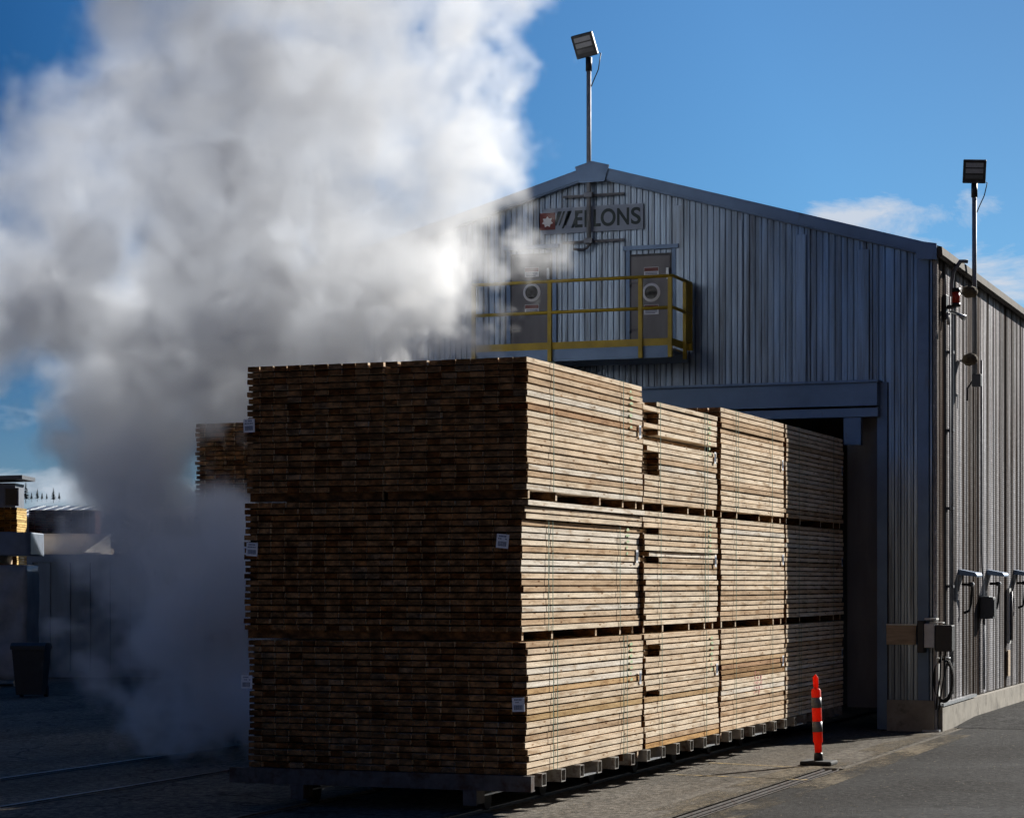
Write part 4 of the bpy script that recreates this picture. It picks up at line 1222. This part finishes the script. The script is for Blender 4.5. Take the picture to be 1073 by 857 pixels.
w = bpy.data.worlds.new('World'); sc.world = w; w.use_nodes = True; nt = w.node_tree
bg = nt.nodes['Background']; L = nt.links.new
sky = N(nt, 'ShaderNodeTexSky', sky_type='NISHITA'); sky.sun_disc = False
sky.sun_elevation = R(SUN_EL); sky.sun_rotation = R(SUN_AZ); sky.air_density = 1.0; sky.dust_density = 0.0; sky.ozone_density = 3.0; sky.altitude = 300
# thin white clouds low in the sky: soft patches (azimuth, height, half widths) broken up by noise
tc = N(nt, 'ShaderNodeTexCoord'); sp = N(nt, 'ShaderNodeSeparateXYZ'); L(tc.outputs['Generated'], sp.inputs[0])


def WM(op, a_, b_=None, clamp=False):
    n = N(nt, 'ShaderNodeMath', operation=op, use_clamp=clamp)
    for i, v in enumerate((a_, b_)):
        if v is None: continue
        if hasattr(v, 'links'): L(v, n.inputs[i])
        else: n.inputs[i].default_value = v
    return n.outputs[0]


az = WM('ARCTAN2', sp.outputs[0], sp.outputs[1]); hz_ = sp.outputs[2]
mp = N(nt, 'ShaderNodeMapping'); mp.inputs['Scale'].default_value = (1, 1, 2.6); L(tc.outputs['Generated'], mp.inputs['Vector'])
nz = N(nt, 'ShaderNodeTexNoise'); nz.inputs['Scale'].default_value = 14; nz.inputs['Detail'].default_value = 9; nz.inputs['Roughness'].default_value = .62; nz.inputs['Distortion'].default_value = .5
L(mp.outputs[0], nz.inputs['Vector'])
tot = None
CLOUDS = [(-.200, .156, .055, .014, .9), (-.150, .124, .055, .026, 1.0), (-.17, .118, .04, .02, .9), (-.215, .141, .06, .008, .85), (-.19, .131, .05, .008, .9), (-.565, .0705, .06, .008, .55), (-.56, .040, .08, .010, .7), (.5, .12, .5, .02, .6), (1.6, .1, .6, .03, .6), (-1.8, .1, .6, .03, .6)]
for (ca, ch, wa, wh, amp) in CLOUDS:
    da = WM('DIVIDE', WM('SUBTRACT', az, ca), wa); dh_ = WM('DIVIDE', WM('SUBTRACT', hz_, ch), wh)
    rr_ = WM('SUBTRACT', 1.0, WM('ADD', WM('MULTIPLY', da, da), WM('MULTIPLY', dh_, dh_)), clamp=False)
    q2 = WM('MULTIPLY', WM('ADD', rr_, WM('MULTIPLY', WM('SUBTRACT', nz.outputs['Fac'], .55), 5.0), clamp=True), amp, clamp=True)
    tot = q2 if tot is None else WM('MAXIMUM', tot, q2)
mm_out = tot
dt = N(nt, 'ShaderNodeVectorMath', operation='DOT_PRODUCT'); L(tc.outputs['Generated'], dt.inputs[0]); dt.inputs[1].default_value = d
pr_ = N(nt, 'ShaderNodeValToRGB'); L(dt.outputs['Value'], pr_.inputs[0])
hzf = N(nt, 'ShaderNodeMapRange'); L(sp.outputs[2], hzf.inputs[0]); hzf.inputs['From Min'].default_value = .14; hzf.inputs['From Max'].default_value = .03; hzf.clamp = True
hcol = N(nt, 'ShaderNodeMix', data_type='RGBA', blend_type='LIGHTEN'); L(hzf.outputs[0], hcol.inputs[0]); L(pr_.outputs[0], hcol.inputs[6]); hcol.inputs[7].default_value = (.30, .46, .72, 1)
e = pr_.color_ramp.elements; e[0].position = .57; e[0].color = (.04, .23, .46, 1); e[1].position = .81; e[1].color = (.52, .84, 1.08, 1)
q_ = e.new(.66); q_.color = (.20, .50, .80, 1)
q_ = e.new(.87); q_.color = (.56, .80, .98, 1)
q_ = e.new(.96); q_.color = (.30, .40, .45, 1)
tl = N(nt, 'ShaderNodeMix', data_type='RGBA', blend_type='MULTIPLY'); tl.inputs[0].default_value = 1; L(sky.outputs[0], tl.inputs[6]); L(hcol.outputs[2], tl.inputs[7])
mx = N(nt, 'ShaderNodeMix', data_type='RGBA'); L(mm_out, mx.inputs[0]); L(tl.outputs[2], mx.inputs[6]); mx.inputs[7].default_value = (7.6, 8.2, 9.2, 1)
L(mx.outputs[2], bg.inputs['Color']); bg.inputs['Strength'].default_value = .05

sc.view_settings.view_transform = 'Standard'; sc.view_settings.look = 'None'; sc.view_settings.gamma = 1; sc.view_settings.use_curve_mapping = False
sc.view_settings.exposure = .74
cy = sc.cycles
cy.max_bounces = 18; cy.diffuse_bounces = 4; cy.glossy_bounces = 3; cy.volume_bounces = 15; cy.transparent_max_bounces = 12
cy.use_denoising = True; cy.volume_max_steps = 512
cy.sample_clamp_indirect = 6
cy.use_adaptive_sampling = True; cy.adaptive_threshold = .03
